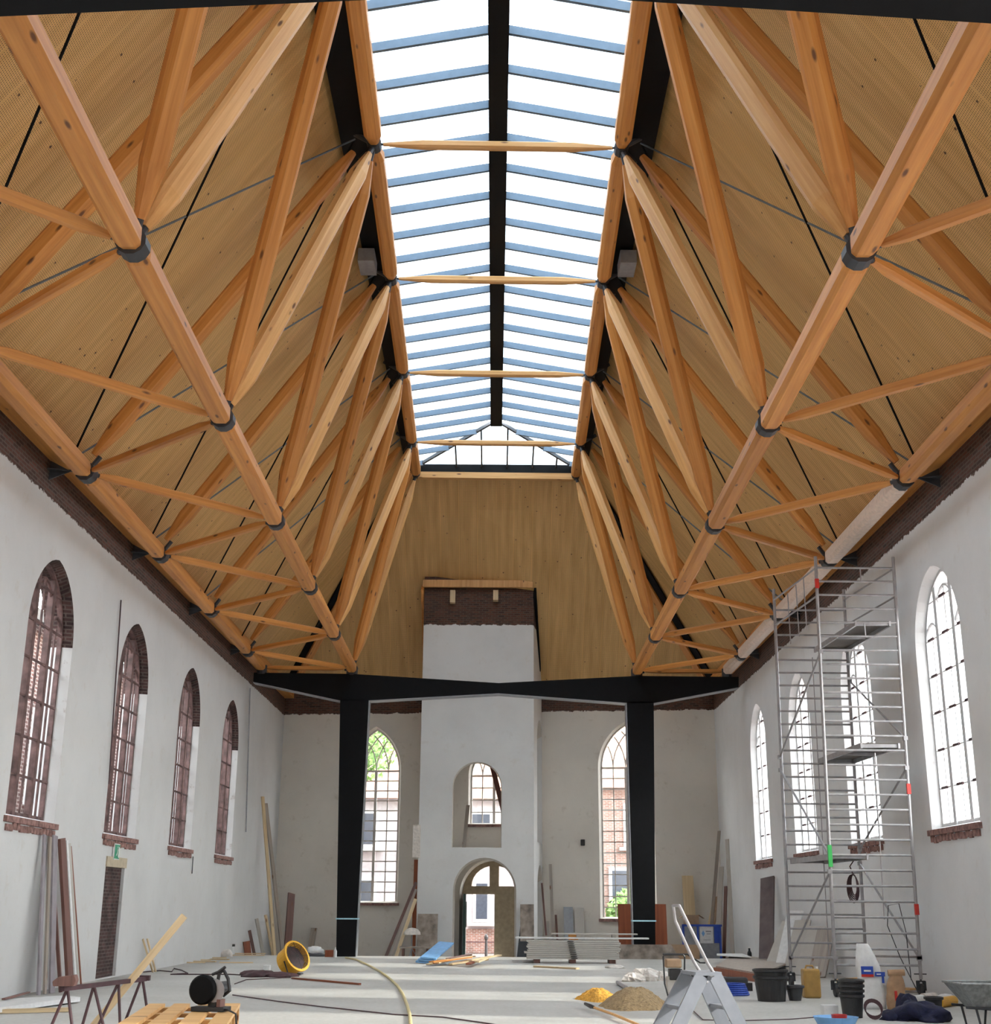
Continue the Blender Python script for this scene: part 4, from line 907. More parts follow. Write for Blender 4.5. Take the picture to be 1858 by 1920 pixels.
part('stand', MB().path([fc + Vector((-0.12, -0.30, -0.02)), (fc.x - 0.02, fc.y - 0.28, 0.02), (fc.x + 0.20, fc.y - 0.20, 0.02), (fc.x + 0.20, fc.y + 0.2, 0.02), (fc.x - 0.02, fc.y + 0.28, 0.02), fc + Vector((-0.12, 0.30, -0.02))], 0.014, 6), M['black_rough'], fa)
solo('cloth_heap', 'flat heap of dark purple-grey cloth and cable under the yellow fan', 'cloth', MB().blob((-4.627, 26.953, 0.000), (0.38, 0.35, 0.12), 5, 18, 0.4).blob((-4.265, 27.002, 0.000), (0.42, 0.3, 0.09), 9, 18, 0.4), M['rust'], smooth=True)
solo('plastic_box', 'small translucent white box standing on the dark cloth heap', 'box', MB().box(Vector((-4.718, 28.425, 0.000)) + Vector((0, 0.0, 0.076)), (0.14, 0.14, 0.15)), M['white'], bevel=0.01)
solo('grey_bag', 'flat grey bag on the floor beside the left black column', 'bag', MB().blob((-5.011, 37.596, 0.000), (0.45, 0.25, 0.10), 8, 16, 0.3), M['steel'], smooth=True)
solo('white_cloth', 'crumpled white cloth lying on the flat grey bag', 'cloth', MB().blob(Vector((-4.925, 37.612, 0.000)) + Vector((0, 0, 0.14)), (0.22, 0.15, 0.13), 12, 14, 0.4), M['white'], smooth=True)
solo('red_box', 'small dark red box at the foot of the left black column', 'box', MB().box(Vector((-4.455, 36.925, 0.000)) + Vector((0, 0, 0.10)), (0.22, 0.18, 0.18)), M['redwood'], bevel=0.01)
solo('plastic_bottle', 'small white bottle beside the dark red box', 'bottle', MB().lathe([(0, 0), (0.05, 0), (0.05, 0.16), (0.02, 0.22), (0.02, 0.26), (0, 0.26)], (-4.299, 36.955, 0.000), 12), M['white'])
board('board', (-6.0, 44.2, -0.35), (-5.95, 44.85, 0.62), 0.20, 0.05, M['greywood'], 'narrow grey board leaning on the end wall left of the left black column', 'board', None, (1, 0, 0))

# ---- round the foot of the tower
tg = 'long boards leaning on the left side of the tower'
for p, q, w_, m_, lb in [
    ((-3.28, 40.3, -0.35), (-2.40, 41.5, 2.05), 0.09, 'darkwood', 'outermost dark batten leaning on the left edge of the tower'),
    ((-3.12, 40.3, -0.35), (-2.42, 41.5, 1.85), 0.12, 'greywood', 'grey batten second from the left leaning on the left edge of the tower'),
    ((-2.95, 40.2, -0.35), (-2.40, 41.4, 1.55), 0.10, 'pine', 'pale batten third from the left leaning on the left edge of the tower')]:
    board('board', p, q, w_, 0.06, M[m_], lb, 'board', tg, (1, 0.2, 0))
board('board', (-2.46, 41.9, -0.35), (-2.44, 41.9, 2.75), 0.12, 0.10, M['redwood'], 'tall reddish post standing against the left edge of the tower', 'post', None, (1, 0, 0))
solo('wall_panel', 'pinkish rough board fixed high on the left edge of the tower', 'board', MB().box((-2.42, 41.6, 3.3), (0.24, 0.2, 1.0)), M['foil'])
board('leaning_sheet', (-2.00, 41.0, -0.35), (-2.00, 41.35, 1.12), 0.62, 0.04, M['concrete_board'], 'weathered grey-brown panel leaning on the tower left of the arched doorway', 'panel', None, (1, 0, 0))
ds = thing('stand_with_dome', 'pale dome-shaped cover on a thin stand left of the arched doorway', 'stand', (-2.45, 40.5, -0.35))
part('dome', MB().lathe([(0.26, 0.88), (0.25, 0.95), (0.18, 1.03), (0.08, 1.07), (0, 1.08)], (-2.42, 40.4, -0.35), 20), M['foil'], ds, smooth=True)
part('pole', MB().tube((-2.42, 40.4, -0.35), (-2.42, 40.4, 0.70), 0.02, 8), M['grey'], ds)
for i in range(3): part('foot', MB().tube((-2.42, 40.4, 0.15), (-2.42 + 0.3 * math.cos(i * 2.1), 40.4 + 0.3 * math.sin(i * 2.1), -0.35), 0.012, 6), M['grey'], ds)
lt = thing('low_bench', 'low worn wooden bench against the tower left of the doorway', 'bench', (-2.3, 39.3, -0.35))
part('top', MB().box((-2.25, 39.4, 0.20), (0.9, 0.5, 0.05)), M['concrete_board'], lt)
for x in (-2.6, -1.9):
    for y in (39.25, 39.55): part('leg', MB().box((x, y, -0.09), (0.06, 0.06, 0.53)), M['darkwood'], lt)
for i in range(3):
    x = 0.03 * i; board('foam_board', (-1.70 + 2 * x, 33.3 - 0.05 * i, 0.03 + 0.05 * i), (-1.30 + 2 * x, 34.6, 0.36 + 0.05 * i), 0.40, 0.04, M['blue'], ('bottom', 'middle', 'topmost')[i] + ' light blue foam board of the heap in front of the arched doorway', 'foam board', 'light blue foam boards', (1, 0, 0))
rr = random.Random(21)
mats_ = ['pine', 'redwood', 'pine', 'glulam', 'pine', 'darkwood', 'pallet_wood', 'pine', 'redwood', 'pine', 'pine', 'pine']
for i in range(12):
    cx = -1.25 + 0.10 * i + rr.uniform(-.08, .08); cy = 32.6 + rr.uniform(-.4, .4); a = math.radians(rr.uniform(35, 75)); l = rr.uniform(0.7, 1.1); z = 0.04 + 0.022 * (i % 6)
    board('wood_scrap', (cx - math.cos(a) * l * .5, cy - math.sin(a) * l, z), (cx + math.cos(a) * l * .5, cy + math.sin(a) * l, z + 0.06), rr.uniform(0.08, 0.15), 0.03, M[mats_[i]], 'loose piece of timber in the heap before the arched doorway, %s from the left' % ORD[i], 'timber scrap', 'heap of timber scraps before the arched doorway', (1, 0, 0))
board('board', (0.88, 40.6, -0.35), (1.02, 41.35, 0.75), 0.36, 0.04, M['black_rough'], 'black wedge-shaped board leaning beside the doorway right leaf', 'board', None, (1, 0, 0))
board('leaning_sheet', (1.05, 40.9, -0.35), (1.05, 41.35, 1.42), 0.42, 0.05, M['concrete_board'], 'tall stained brown panel leaning on the tower right of the doorway', 'panel', None, (1, 0, 0))
eg = 'boards leaning on the end wall right of the tower'
for p, q, w_, m_, lb in [
    ((1.78, 43.2, -0.35), (1.60, 43.85, 2.1), 0.06, 'darkwood', 'thin dark slanting board leaning on the end wall right of the tower'),
    ((1.95, 43.1, -0.35), (1.88, 43.8, 2.7), 0.10, 'greywood', 'tallest grey lath leaning on the end wall right of the tower'),
    ((2.08, 42.6, -0.35), (2.05, 43.75, 1.1), 0.07, 'darkwood', 'short dark brown stick on the end wall left of the grey panels'),
    ((1.70, 42.6, -0.35), (1.75, 43.85, 0.9), 0.16, 'panelboard', 'short pale board at the corner of tower and end wall'),
    ((2.45, 43.0, -0.35), (2.45, 43.70, 1.35), 0.30, 'grey', 'grey panel leaning on the end wall, left one of a pair'),
    ((2.80, 43.0, -0.35), (2.80, 43.68, 1.33), 0.30, 'panelboard', 'pale panel leaning on the end wall, right one of a pair')]:
    board('board', p, q, w_, 0.03, M[m_], lb, 'board', eg, (1, 0, 0))
solo('orange_crate', 'small orange-brown crate in front of the pair of panels at the end wall', 'crate', MB().box((2.52, 42.2, 0.35), (0.30, 0.25, 0.42)), M['glulam'], bevel=0.01)
solo('stool_base', 'dark box carrying the small orange-brown crate', 'box', MB().box((2.52, 42.2, -0.10), (0.5, 0.4, 0.48)), M['concrete_board'])
# stack of panels held by a strap
sg = 'pale panels strapped in a low stack'
sb_ = [MB().box((x, 34.4, 0.045), (0.16, 0.55, 0.09)) for x in (1.12, 2.02, 3.02)]
for mbx, wd in zip(sb_, ('left', 'middle', 'right')): tag(mesh_obj('support_block', mbx, M['darkwood']), wd + ' dark timber block carrying the strapped stack of panels', 'block', 'blocks under the strapped panels')
p0 = mesh_obj('wall_panel', MB().box((0, 0, 0), (2.33, 0.60, 0.040)), M['panelboard'], bevel=0.004)
for i in range(10):
    o = p0 if i == 0 else p0.copy()
    if i: C.objects.link(o)
    o.location = (2.03 + 0.02 * (i % 3) - (0.02 * i if i < 4 else 0.0), 34.4, 0.115 + 0.046 * i); tag(o, 'pale long panel in the strapped stack before the end wall, %s from the floor' % ORD[i], 'panel', sg)
mb = MB()
for i in range(9): mb.box((2.06 - 0.012 * i, 34.08, 0.12 + 0.05 * i), (0.16, 0.02, 0.018))
solo('strap', 'dark strap binding the stack of pale panels', 'strap', mb, M['black_rough'])
solo('long_board', 'long white board lying on top of the strapped panels', 'board', MB().box((2.28, 34.5, 0.60), (3.40, 0.35, 0.035)), M['white'])
solo('long_board', 'second long white board lying further back on the strapped panels', 'board', MB().box((2.6, 34.55, 0.70), (2.2, 0.3, 0.03)).box((2.2, 34.55, 0.65), (0.1, 0.2, 0.07)).box((3.1, 34.55, 0.65), (0.1, 0.2, 0.07)), M['panelboard'])
solo('foam_sheet', 'thin pale sheets sticking out under the left end of the strapped panels', 'sheet', MB().box((0.86, 34.75, 0.03), (0.7, 0.5, 0.05)), M['white'])
board('batten', (0.998, 31.828, 0.020), (1.940, 30.899, 0.020), 0.12, 0.035, M['pine'], 'pale batten on the floor in front of the strapped panels', 'batten', None, (0, 1, 0))
solo('low_wall_board', 'long low stained board standing on edge right of the strapped panels', 'board', MB().prism([(3.50, 0.0), (5.15, 0.0), (4.92, 0.38), (3.45, 0.38)], lambda u, v, k: (u, 37.2 + 0.05 * k, v)), M['concrete_board'])
solo('low_wall_board', 'paler brownish board standing on edge behind the long low stained one', 'board', MB().box((5.25, 37.45, 0.19), (0.95, 0.05, 0.38)), M['cardboard'])
for x, lb in ((3.80, 'left'), (4.62, 'right')):
    board('door_panel', (x + (0.0 if lb == 'left' else 0.15), 38.4, -0.35), (x + (0.0 if lb == 'left' else 0.15), 38.55, 1.45), 0.42, 0.05, M['redwood'], 'red-brown door panel standing behind the %s edge of the right black column' % lb, 'door panel', 'red-brown door panels', (1, 0, 0))
cb_ = thing('info_cabinet', 'grey cabinet with blue frame and a white poster near the far right corner', 'cabinet', (6.3, 40.6, -0.35))
part('body', MB().box((6.28, 40.8, 0.25), (1.14, 0.5, 1.20)), M['grey'], cb_, bevel=0.01)
part('blue_frame', MB().box((5.73, 40.53, 0.28), (0.07, 0.06, 1.16)).box((6.30, 40.53, 0.85), (1.20, 0.06, 0.06)).box((6.84, 40.53, 0.28), (0.06, 0.06, 1.16)).box((6.17, 40.53, 0.28), (0.05, 0.06, 1.16)), M['blue_box'], cb_)
part('blue_field', MB().box((6.75, 40.54, 0.60), (0.18, 0.03, 0.50)), M['blue_box'], cb_)
ps = part('poster', MB().box((6.43, 40.53, 0.58), (0.40, 0.02, 0.48)), M['white'], cb_)
part('poster_mark', MB().prism([(0, -0.09), (0.05, 0), (0, 0.09), (-0.05, 0)], lambda u, v, k: (6.33 + u, 40.515 - 0.004 * k, 0.62 + v)), M['blue'], ps)
part('poster_lines', MB().box((6.49, 40.515, 0.68), (0.16, 0.006, 0.035)).box((6.49, 40.515, 0.61), (0.12, 0.006, 0.02)).box((6.44, 40.515, 0.44), (0.22, 0.006, 0.012)), M['grey'], ps)
cx_ = thing('cardboard_box', 'open cardboard box standing on the grey cabinet', 'box', (6.05, 40.8, 0.85))
part('box', MB().box((6.02, 40.8, 1.0), (0.42, 0.35, 0.30)), M['cardboard'], cx_)
part('flap', MB().bar((5.81, 40.65, 1.15), (5.66, 40.65, 1.07), 0.3, 0.012).bar((6.23, 40.65, 1.15), (6.38, 40.65, 1.05), 0.3, 0.012), M['cardboard'], cx_)
board('board', (6.32, 42.8, -0.35), (6.30, 43.15, 2.35), 0.36, 0.04, M['pine'], 'yellowish board standing behind the grey cabinet', 'board', None, (1, 0, 0))
rg = 'boards leaning in the far right corner'
for p, q, w_, m_, lb in [
    ((6.55, 41.2, -0.35), (7.25, 42.3, 3.72), 0.10, 'greywood', 'longest pale lath leaning in the far right corner'),
    ((6.75, 40.9, -0.35), (7.22, 42.0, 2.6), 0.16, 'panelboard', 'pale board below the longest lath in the far right corner'),
    ((6.92, 40.6, -0.35), (7.26, 41.6, 2.0), 0.10, 'darkwood', 'brown slat leaning in the far right corner'),
    ((6.35, 41.6, -0.35), (7.10, 42.9, 1.55), 0.10, 'pine', 'yellowish slat at the left of the far right corner boards'),
    ((7.10, 40.0, -0.35), (7.26, 41.0, 3.4), 0.12, 'panelboard', 'tall grey-white lath on the right of the far right corner boards'),
    ((6.55, 41.6, -0.35), (7.2, 42.8, 1.7), 0.14, 'cardboard', 'short brown board among the far right corner boards')]:
    board('board', p, q, w_, 0.04, M[m_], lb, 'board', rg, (0.8, -0.6, 0))
solo('bottle', 'small black bottle on the floor at the foot of the right wall', 'bottle', MB().lathe([(0, 0), (0.06, 0), (0.06, 0.18), (0.03, 0.24), (0.03, 0.30), (0, 0.30)], (7.1, 37.4, 0), 12), M['black_rough'])
board('board', (6.72, 33.3, 0), (7.14, 34.6, 2.12), 0.38, 0.06, M['darkgrey'], 'broad dark grey-brown board leaning on the right wall left of the scaffold', 'board', None, (0.75, -0.65, 0))
wg = 'whitish frame boards leaning on the right wall behind the scaffold'
for i, (yb, x, zt, m_) in enumerate([(31.6, 6.75, 1.05, 'panelboard'), (30.9, 6.85, 1.30, 'white'), (30.2, 6.90, 1.10, 'panelboard'), (29.5, 6.95, 0.95, 'darkwood'), (28.9, 6.85, 0.98, 'panelboard'), (28.1, 6.95, 0.95, 'greywood')]):
    board('board', (x - 0.25, yb, 0), (7.12, yb + 0.6, zt), 0.40 if m_ != 'darkwood' else 0.1, 0.04, M[m_], '%s of the whitish boards leaning on the right wall behind the scaffold' % ['farthest', 'second farthest', 'third farthest', 'thin dark one', 'second nearest', 'nearest'][i], 'board', wg, (0.75, -0.65, 0))
pl_ = thing('floor_platform', 'low broad plywood platform lying before the right wall', 'platform', (6.0, 31.5, 0))
_q = [(4.795, 29.096, 0.000), (5.142, 26.134, 0.000), (6.973, 31.589, 0.000), (6.523, 36.700, 0.000)]
part('sheet', MB().prism([(p[0], p[1]) for p in _q], lambda u, v, k: (u, v, 0.14 + 0.03 * k)), M['greywood'], pl_)
part('edge_beam', MB().bar((_q[0][0], _q[0][1] + 0.05, 0.07), (_q[1][0], _q[1][1] + 0.05, 0.07), 0.10, 0.14), M['redwood'], pl_)
part('edge_beam', MB().bar((_q[3][0], _q[3][1] - 0.1, 0.07), (_q[2][0], _q[2][1] - 0.1, 0.07), 0.10, 0.14), M['redwood'], pl_)
solo('panel_sheet', 'bent white sheet lying on the plywood platform', 'sheet', MB().prism([(5.55, 33.5), (6.35, 33.2), (6.5, 35.2), (5.9, 35.6)], lambda u, v, k: (u, v, 0.172 + 0.02 * k + 0.10 * abs(u - 6.1))), M['white'])

# ---- right middle ground
def pile(name, lab, c, rx, ry, h, mat, seed):
    rr = random.Random(seed); mb = MB(); n, k = 40, 18; vs = []
    ph = [rr.uniform(0, 6.28) for _ in range(5)]
    for i in range(k + 1):
        for j in range(n):
            a = 2 * math.pi * j / n; q = i / k; e = 1 + 0.10 * math.sin(2 * a + ph[0]) + 0.07 * math.sin(5 * a + ph[1]) + 0.04 * math.sin(9 * a + ph[2])
            z = h * (1 - q) ** 0.85 * (1 - 0.25 * math.exp(-(q * 6) ** 2)) * (1 + 0.12 * math.sin(3 * a + ph[3]) * q) + (rr.uniform(-.012, .012) if 0 < i < k else 0)
            vs.append((c[0] + rx * q * e * math.cos(a), c[1] + ry * q * e * math.sin(a), max(0.0, z) if i < k else 0.0))
    mb.add(vs, [(i * n + j, i * n + (j + 1) % n, (i + 1) * n + (j + 1) % n, (i + 1) * n + j) for i in range(k) for j in range(n)])
    o = solo(name, lab, 'heap', mb, mat, smooth=True); o['kind'] = 'stuff'; return o
pile('sand_heap', 'big brown heap of sand on the floor', (2.045, 19.586, 0.000), 0.50, 0.75, 0.33, M['sand'], 2)
pile('sand_heap', 'smaller bright orange heap of sand beside the brown one', (1.643, 21.077, 0.000), 0.36, 0.6, 0.20, M['orange_sand'], 5)
sh = thing('shovel', 'shovel with pale wooden handle and black grip lying in front of the sand', 'shovel', (1.368, 19.726, 0.000))
part('handle', MB().path([(1.345, 18.863, 0.060), (1.559, 17.560, 0.050), (1.739, 16.087, 0.040), (1.827, 14.802, 0.030)], 0.017, 8), M['glulam_pale_lit'], sh)
part('grip', MB().path([(1.314, 19.263, 0.060), (1.360, 18.766, 0.060), (1.390, 18.576, 0.060)], [0.02, 0.03, 0.02], 8), M['black_rough'], sh)
solo('plastic_sheeting', 'crumpled white plastic sheeting heaped on the floor behind the sand', 'sheeting', MB().blob((2.711, 26.190, 0.000), (0.22, 0.25, 0.16), 31, 18, 0.5).blob((3.025, 26.601, 0.000), (0.30, 0.35, 0.22), 33, 20, 0.5).blob((3.332, 26.640, 0.000), (0.18, 0.3, 0.17), 35, 18, 0.5), M['foil'])
solo('pipe_piece', 'short grey metal pipe lying behind the orange sand', 'pipe', MB().tube((2.307, 25.033, 0.040), (2.304, 23.424, 0.040), 0.035, 12), M['alu'])
solo('cloth_scrap', 'small pinkish scrap of cloth on the floor behind the plastic sheeting', 'cloth', MB().blob((2.893, 31.767, 0.000), (0.22, 0.2, 0.07), 41, 14, 0.4), M['foil'], smooth=True)
pk = thing('plate_compactor', 'small machine with beige tank in a black tube frame left of the ladder', 'machine', (2.795, 20.961, 0.000)); _c = Vector((2.795, 20.961, 0.000))
part('tank', MB().box(_c + Vector((0.0, 0, 0.54)), (0.24, 0.22, 0.13)), M['cardboard'], pk, bevel=0.02)
part('engine', MB().box(_c + Vector((0.03, 0, 0.38)), (0.20, 0.2, 0.16)), M['black_rough'], pk, bevel=0.01)
part('housing', MB().box(_c + Vector((-0.03, 0, 0.22)), (0.16, 0.16, 0.26)), M['panelboard'], pk, bevel=0.01)
part('foot_plate', MB().box(_c + Vector((-0.02, 0, 0.04)), (0.14, 0.3, 0.08)), M['foil'], pk, bevel=0.01)
part('tube_frame', MB().path([_c + Vector(v) for v in ((-0.10, -0.1, 0.05), (-0.15, -0.1, 0.25), (-0.16, -0.1, 0.64), (-0.14, -0.1, 0.67), (0.15, -0.1, 0.67), (0.17, -0.1, 0.64), (0.15, -0.1, 0.3))], 0.014, 6).path([_c + Vector(v) for v in ((-0.14, 0.1, 0.67), (0.24, 0.1, 0.67), (0.42, 0.0, 0.55), (0.50, 0, 0.55))], 0.014, 6), M['black_rough'], pk)
# step ladder
ld = thing('step_ladder', 'aluminium folding step ladder with a tall hand hoop in the foreground', 'ladder', (1.85, 12.0, 0), math.radians(12))
for sx, xb in ((-1, -0.54), (1, 0.45)):
    for y in (-0.22, 0.22):
        part('rail', MB().bar((sx * 0.06, y * 0.8, 0.80), (xb, y * 1.1, 0.0), 0.028, 0.12, (1, 0, 0.3)), M['alu_light'], ld, False)
    for k in (1, 2):
        f_ = k / 3.0; x = sx * 0.06 + (xb - sx * 0.06) * f_
        part('tread', MB().box((x, 0, 0.80 * (1 - f_)), (0.09, 0.38, 0.03)), M['alu_light'], ld, False)
part('platform', MB().box((0, 0, 0.815), (0.24, 0.38, 0.03)), M['alu_light'], ld, False)
part('hand_hoop', MB().path([(0.12, -0.17, 0.72), (0.0, -0.17, 0.90), (-0.17, -0.15, 1.25), (-0.21, -0.08, 1.38), (-0.21, 0.08, 1.38), (-0.17, 0.15, 1.25), (0.0, 0.17, 0.90), (0.12, 0.17, 0.72)], 0.014, 8), M['alu'], ld, False)
part('hinge', MB().tube((0, -0.20, 0.78), (0, 0.20, 0.78), 0.02, 8), M['steel'], ld, False)
# tubs, buckets, can
def tub(name, lab, c, r0, r1, h, mat, group=None, handle=False):
    root = thing(name, lab, 'bucket' if handle else 'tub', c, 0, group); c = Vector(c)
    part('shell', MB().lathe([(0, 0), (r0, 0), (r1, h), (r1 - 0.012, h), (r0 - 0.012, 0.02), (0, 0.02)], c, 28), mat, root, smooth=False)
    part('rim', MB().lathe([(r1 - 0.005, h - 0.04), (r1 + 0.018, h - 0.03), (r1 + 0.018, h), (r1 - 0.005, h + 0.005)], c, 28), mat, root)
    return root
_c = Vector((4.299, 20.996, -0.000))
tub('mortar_tub', 'lower of the two nested black mortar tubs right of the ladder', _c, 0.21, 0.255, 0.36, M['black_rough'], 'nested black mortar tubs')
tub('mortar_tub', 'upper of the two nested black mortar tubs right of the ladder', _c + Vector((0, 0, 0.10)), 0.21, 0.255, 0.36, M['black_rough'], 'nested black mortar tubs')
tub('small_tub', 'small grey plaster-stained tub between the black tubs and the amber can', (4.695, 21.152, 0.000), 0.09, 0.135, 0.22, M['steel'])
jc = thing('jerrycan', 'amber plastic jerrycan standing before the scaffold', 'jerrycan', (5.104, 21.797, 0.000)); _c = Vector((5.104, 21.797, 0.000))
part('body', MB().box(_c + Vector((0, 0, 0.22)), (0.27, 0.22, 0.44)), M['jerry'], jc, bevel=0.03)
part('handle', MB().path([_c + Vector(v) for v in ((-0.08, 0, 0.43), (-0.06, 0, 0.485), (0.04, 0, 0.485), (0.06, 0, 0.43))], 0.014, 8), M['jerry'], jc)
part('cap', MB().lathe([(0, 0.43), (0.03, 0.43), (0.03, 0.475), (0, 0.475)], _c + Vector((0.10, 0, 0)), 12), M['white'], jc)
_c = Vector((4.736, 17.984, 0.000))
for i in range(4): tub('bucket', ['bottom', 'second lowest', 'second highest', 'topmost'][i] + ' of the nested dark grey buckets before the white sack', _c + Vector((0.004 * i, 0, 0.062 * i)), 0.125, 0.152, 0.285, M['black_rough'], 'nested dark grey buckets', True)
sk_ = thing('white_sack', 'tall white plastic sack with blue and red print, standing open', 'sack', (5.469, 19.606, 0.000)); _c = Vector((5.469, 19.606, 0.000))
def sackmesh(c, w_, d_, h, lean, seed, n=24, k=14):
    rr = random.Random(seed); vs = []
    for i in range(k + 1):
        t = i / k; sc_ = (1.0 + 0.05 * math.sin(t * 9)) * (1 if t < 0.66 else 1 - 0.55 * (t - 0.66) / 0.34)
        for j in range(n):
            a = 2 * math.pi * j / n; e = 1 + 0.05 * math.sin(7 * a + 5 * t) + rr.uniform(-.02, .02)
            ca, sa = math.cos(a), math.sin(a); q = (abs(ca) ** 4 + abs(sa) ** 4) ** -0.25
            vs.append((c[0] + w_ / 2 * ca * q * 0.92 * e * sc_ - lean * t * t, c[1] + d_ / 2 * sa * q * 0.92 * e * (sc_ if t < .62 else max(sc_, .25)), c[2] + h * t))
    return MB().add(vs, [(i * n + j, i * n + (j + 1) % n, (i + 1) * n + (j + 1) % n, (i + 1) * n + j) for i in range(k) for j in range(n)] + [tuple(range(n - 1, -1, -1)), tuple(range(k * n, k * n + n))])
part('sack', sackmesh(_c, 0.36, 0.26, 0.88, 0.10, 3), M['white'], sk_, smooth=True)
part('blue_print', MB().box(_c + Vector((-0.09, -0.135, 0.52)), (0.17, 0.02, 0.11)).box(_c + Vector((0.09, -0.132, 0.47)), (0.14, 0.02, 0.06)).box(_c + Vector((0.13, -0.128, 0.40)), (0.03, 0.02, 0.10)), M['blue_box'], sk_)
part('red_print', MB().box(_c + Vector((-0.09, -0.136, 0.45)), (0.17, 0.02, 0.035)), M['red'], sk_)
part('lettering', MB().box(_c + Vector((-0.09, -0.147, 0.515)), (0.10, 0.004, 0.022)).box(_c + Vector((0.07, -0.143, 0.47)), (0.06, 0.004, 0.016)), M['white'], sk_)
pb = thing('paper_sack', 'brown paper sack with rolled top and red mark beside the white sack', 'sack', (5.754, 19.434, 0.000)); _c = Vector((5.754, 19.434, 0.000))
part('sack', sackmesh(_c, 0.27, 0.2, 0.50, -0.02, 8), M['paper'], pb, smooth=True)
part('rolled_top', MB().tube(_c + Vector((-0.10, -0.03, 0.49)), _c + Vector((0.13, -0.06, 0.50)), 0.045, 12), M['paper'], pb)
part('red_mark', MB().box(_c + Vector((-0.03, -0.104, 0.19)), (0.035, 0.02, 0.13)), M['red'], pb)
# wheelbarrow
wb = thing('wheelbarrow', 'galvanised wheelbarrow at the right edge of the picture', 'wheelbarrow', (6.0, 16.4, 0)); _c = Vector((5.97, 16.4, 0))
def trayv(w0, l0, z): return [(_c.x - w0, _c.y - l0, z), (_c.x + w0, _c.y - l0, z), (_c.x + w0, _c.y + l0, z), (_c.x - w0, _c.y + l0, z)]
a_, b_, c2, d2 = trayv(0.43, 0.33, 0.52), trayv(0.22, 0.22, 0.24), trayv(0.42, 0.32, 0.515), trayv(0.21, 0.21, 0.255)
part('tray', MB().add(a_ + b_ + c2 + d2, [(i, (i + 1) % 4, 4 + (i + 1) % 4, 4 + i) for i in range(4)] + [(4, 5, 6, 7)] + [(8 + i, 12 + i, 12 + (i + 1) % 4, 8 + (i + 1) % 4) for i in range(4)] + [(12, 15, 14, 13)] + [(i, 8 + i, 8 + (i + 1) % 4, (i + 1) % 4) for i in range(4)]), M['galv'], wb)
part('rim', MB().path([Vector(v) for v in a_ + [a_[0]]], 0.014, 8), M['galv'], wb)
part('frame', MB().path([(6.50, 16.1, 0.22), (6.25, 16.15, 0.22), (5.6, 16.15, 0.26)], 0.016, 8).path([(6.50, 16.7, 0.22), (6.25, 16.65, 0.22), (5.6, 16.65, 0.26)], 0.016, 8), M['steel'], wb)
for y in (16.15, 16.65): part('leg', MB().path([(5.72, y, 0.24), (5.76, y, 0.02), (5.98, y, 0.02), (6.02, y, 0.26)], 0.015, 8), M['steel'], wb)
part('wheel', MB().lathe([(0.06, -0.035), (0.14, -0.04), (0.165, 0), (0.14, 0.04), (0.06, 0.035)], (6.52, 16.4, 0.165), 22, Matrix.Rotation(math.pi / 2, 3, 'X')), M['black_rough'], wb)
solo('dark_jacket', 'large dark navy jacket lying in a heap in the right foreground', 'jacket', MB().blob((5.512, 17.719, 0.000), (0.34, 0.45, 0.22), 51, 22, 0.5).blob((5.626, 18.581, 0.000), (0.16, 0.2, 0.26), 52, 16, 0.5), M['navy'], smooth=True)
solo('dark_trousers', 'small dark blue garment in front of the brown paper sack', 'garment', MB().blob((5.159, 17.689, 0.000), (0.14, 0.25, 0.12), 55, 16, 0.5), M['navy'], smooth=True)
tub('paint_pot', 'black round pot lying right of the navy jacket', Vector((6.300, 19.485, 0.000)), 0.10, 0.12, 0.17, M['black_rough'])
for i, (p, q, m_, lb) in enumerate([((6.074, 20.010, 0.070), (6.448, 20.496, 0.070), 'white', 'white roll with purple end on the floor behind the navy jacket'), ((6.491, 20.578, 0.080), (6.754, 20.842, 0.080), 'foil', 'pinkish plastic roll next to the white roll'), ((6.484, 19.834, 0.070), (6.864, 20.312, 0.070), 'yellow', 'short yellow roll left of the wheelbarrow')]):
    solo('plastic_roll', lb, 'roll', MB().tube(p, q, 0.07, 14), M[m_], 'plastic rolls behind the navy jacket')
solo('white_bag', 'small white plastic bag beside the wheelbarrow', 'bag', MB().blob(Vector((6.843, 20.573, 0.000)) + Vector((0, 0, 0.05)), (0.16, 0.2, 0.10), 61, 14, 0.3), M['white'], smooth=True)
solo('blue_basin', 'light blue plastic basin at the bottom edge', 'basin', MB().lathe([(0, 0), (0.2, 0), (0.27, 0.12), (0.26, 0.12), (0.19, 0.02), (0, 0.02)], (4.151, 16.546, 0.000), 24), M['blue'])
solo('red_bowl', 'red bowl standing in the light blue basin', 'bowl', MB().lathe([(0, 0.02), (0.08, 0.02), (0.095, 0.14), (0.085, 0.14), (0.07, 0.04), (0, 0.04)], Vector((4.190, 16.549, 0.000)) + Vector((0, -0.02, 0.005)), 20), M['red'])
solo('white_bucket', 'small white square pail behind the light blue basin', 'pail', MB().box(Vector((4.494, 18.218, 0.000)) + Vector((0, 0, 0.07)), (0.20, 0.18, 0.14)), M['white'], bevel=0.01)
mb = MB()
for j in range(4): mb.path([Vector((4.926, 17.670, 0.000)) + Vector(((0.10 + 0.006 * j) * math.cos(a), 0.05 * math.sin(a), 0.012 * j + 0.11 + 0.10 * math.sin(a))) for a in [2 * math.pi * i / 20 for i in range(21)]], 0.007, 6)
solo('cable_ring', 'small upright coil of dark cable left of the navy jacket', 'cable', mb, M['rust'])
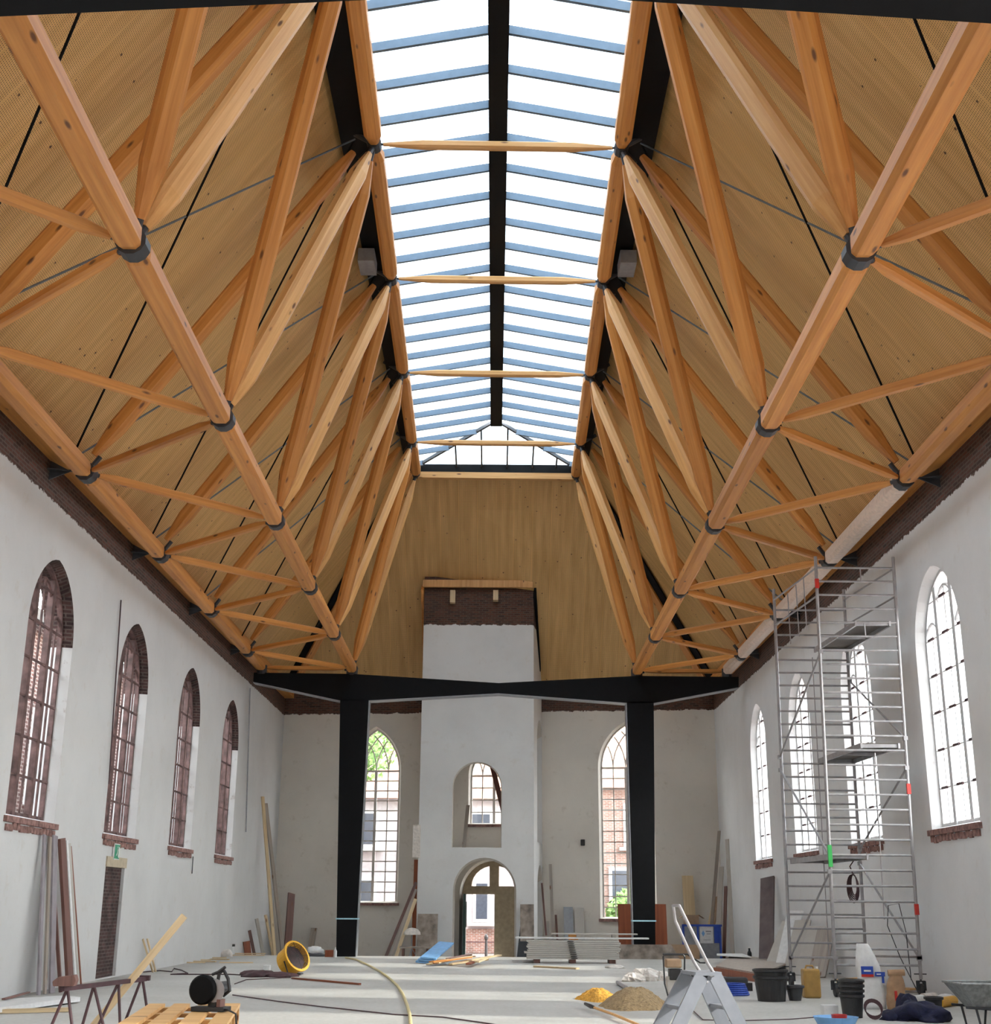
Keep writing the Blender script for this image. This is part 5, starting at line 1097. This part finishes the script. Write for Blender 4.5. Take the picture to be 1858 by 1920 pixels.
solo('extension_cord', 'dark cord on the floor between ladder and buckets', 'cord', MB().path(fp([(2.819, 19.659, 0.000), (2.667, 17.322, 0.000), (3.062, 17.198, 0.000), (3.796, 17.495, 0.000), (4.350, 17.951, 0.000)]), 0.007, 6), M['rust'])
mb = MB()
for j in range(6): mb.path([Vector((3.972, 22.316, 0.000)) + Vector(((0.22 - 0.012 * j) * math.cos(a), (0.30 - .012 * j) * math.sin(a), 0.02 + 0.03 * j)) for a in [2 * math.pi * i / 24 for i in range(25)]], 0.017, 6)
solo('hose_coil', 'coil of dark blue hose on the floor between ladder and black tubs', 'hose', mb, M['blue_box'])
solo('dark_bag', 'low dark grey tool bag behind the blue hose coil', 'bag', MB().box(Vector((4.312, 24.357, 0.000)) + Vector((0, 0, 0.09)), (0.50, 0.25, 0.18)), M['steel'], bevel=0.04)
solo('tin_can', 'small black can between the tool bag and the black tubs', 'can', MB().lathe([(0, 0), (0.05, 0), (0.05, 0.13), (0, 0.13)], (4.437, 23.469, 0.000), 14), M['black_rough'])
for i, (p, q) in enumerate([((6.514, 25.371, 0.050), (7.100, 25.800, 0.050)), ((6.524, 25.323, 0.090), (7.169, 26.146, 0.090)), ((7.105, 23.658, 0.050), (7.257, 23.378, 0.050))]):
    board('pine_board', p, q, 0.25, 0.03, M['pallet_wood'], ['lower yellow-brown board lying inside the scaffold', 'upper yellow-brown board lying inside the scaffold', 'yellow-brown board by the near right scaffold wheel'][i], 'board', 'yellow-brown boards under the scaffold', (0, 1, 0))
solo('niche_block', 'small black block for a dark niche in the end wall between tower and right column', 'niche', MB().box(Vector(ef(eu(2.97), 3.4, -0.05)), (0.14, 0.10, 0.2)), M['black_rough'], bevel=0.02)  # black block put in for the darkness of a wall niche
# tower interior
board('board', (-0.95, 42.2, 3.08), (-0.85, 43.4, 4.55), 0.12, 0.03, M['greywood'], 'grey board leaning inside the upper opening of the tower', 'board', None, (1, 0, 0))
board('roof_batten', (0.32, 42.5, 4.3), (-0.12, 43.8, 6.1), 0.16, 0.05, M['darkwood'], 'dark slanting beam seen behind the upper opening of the tower', 'beam', None, (1, 0, 0))
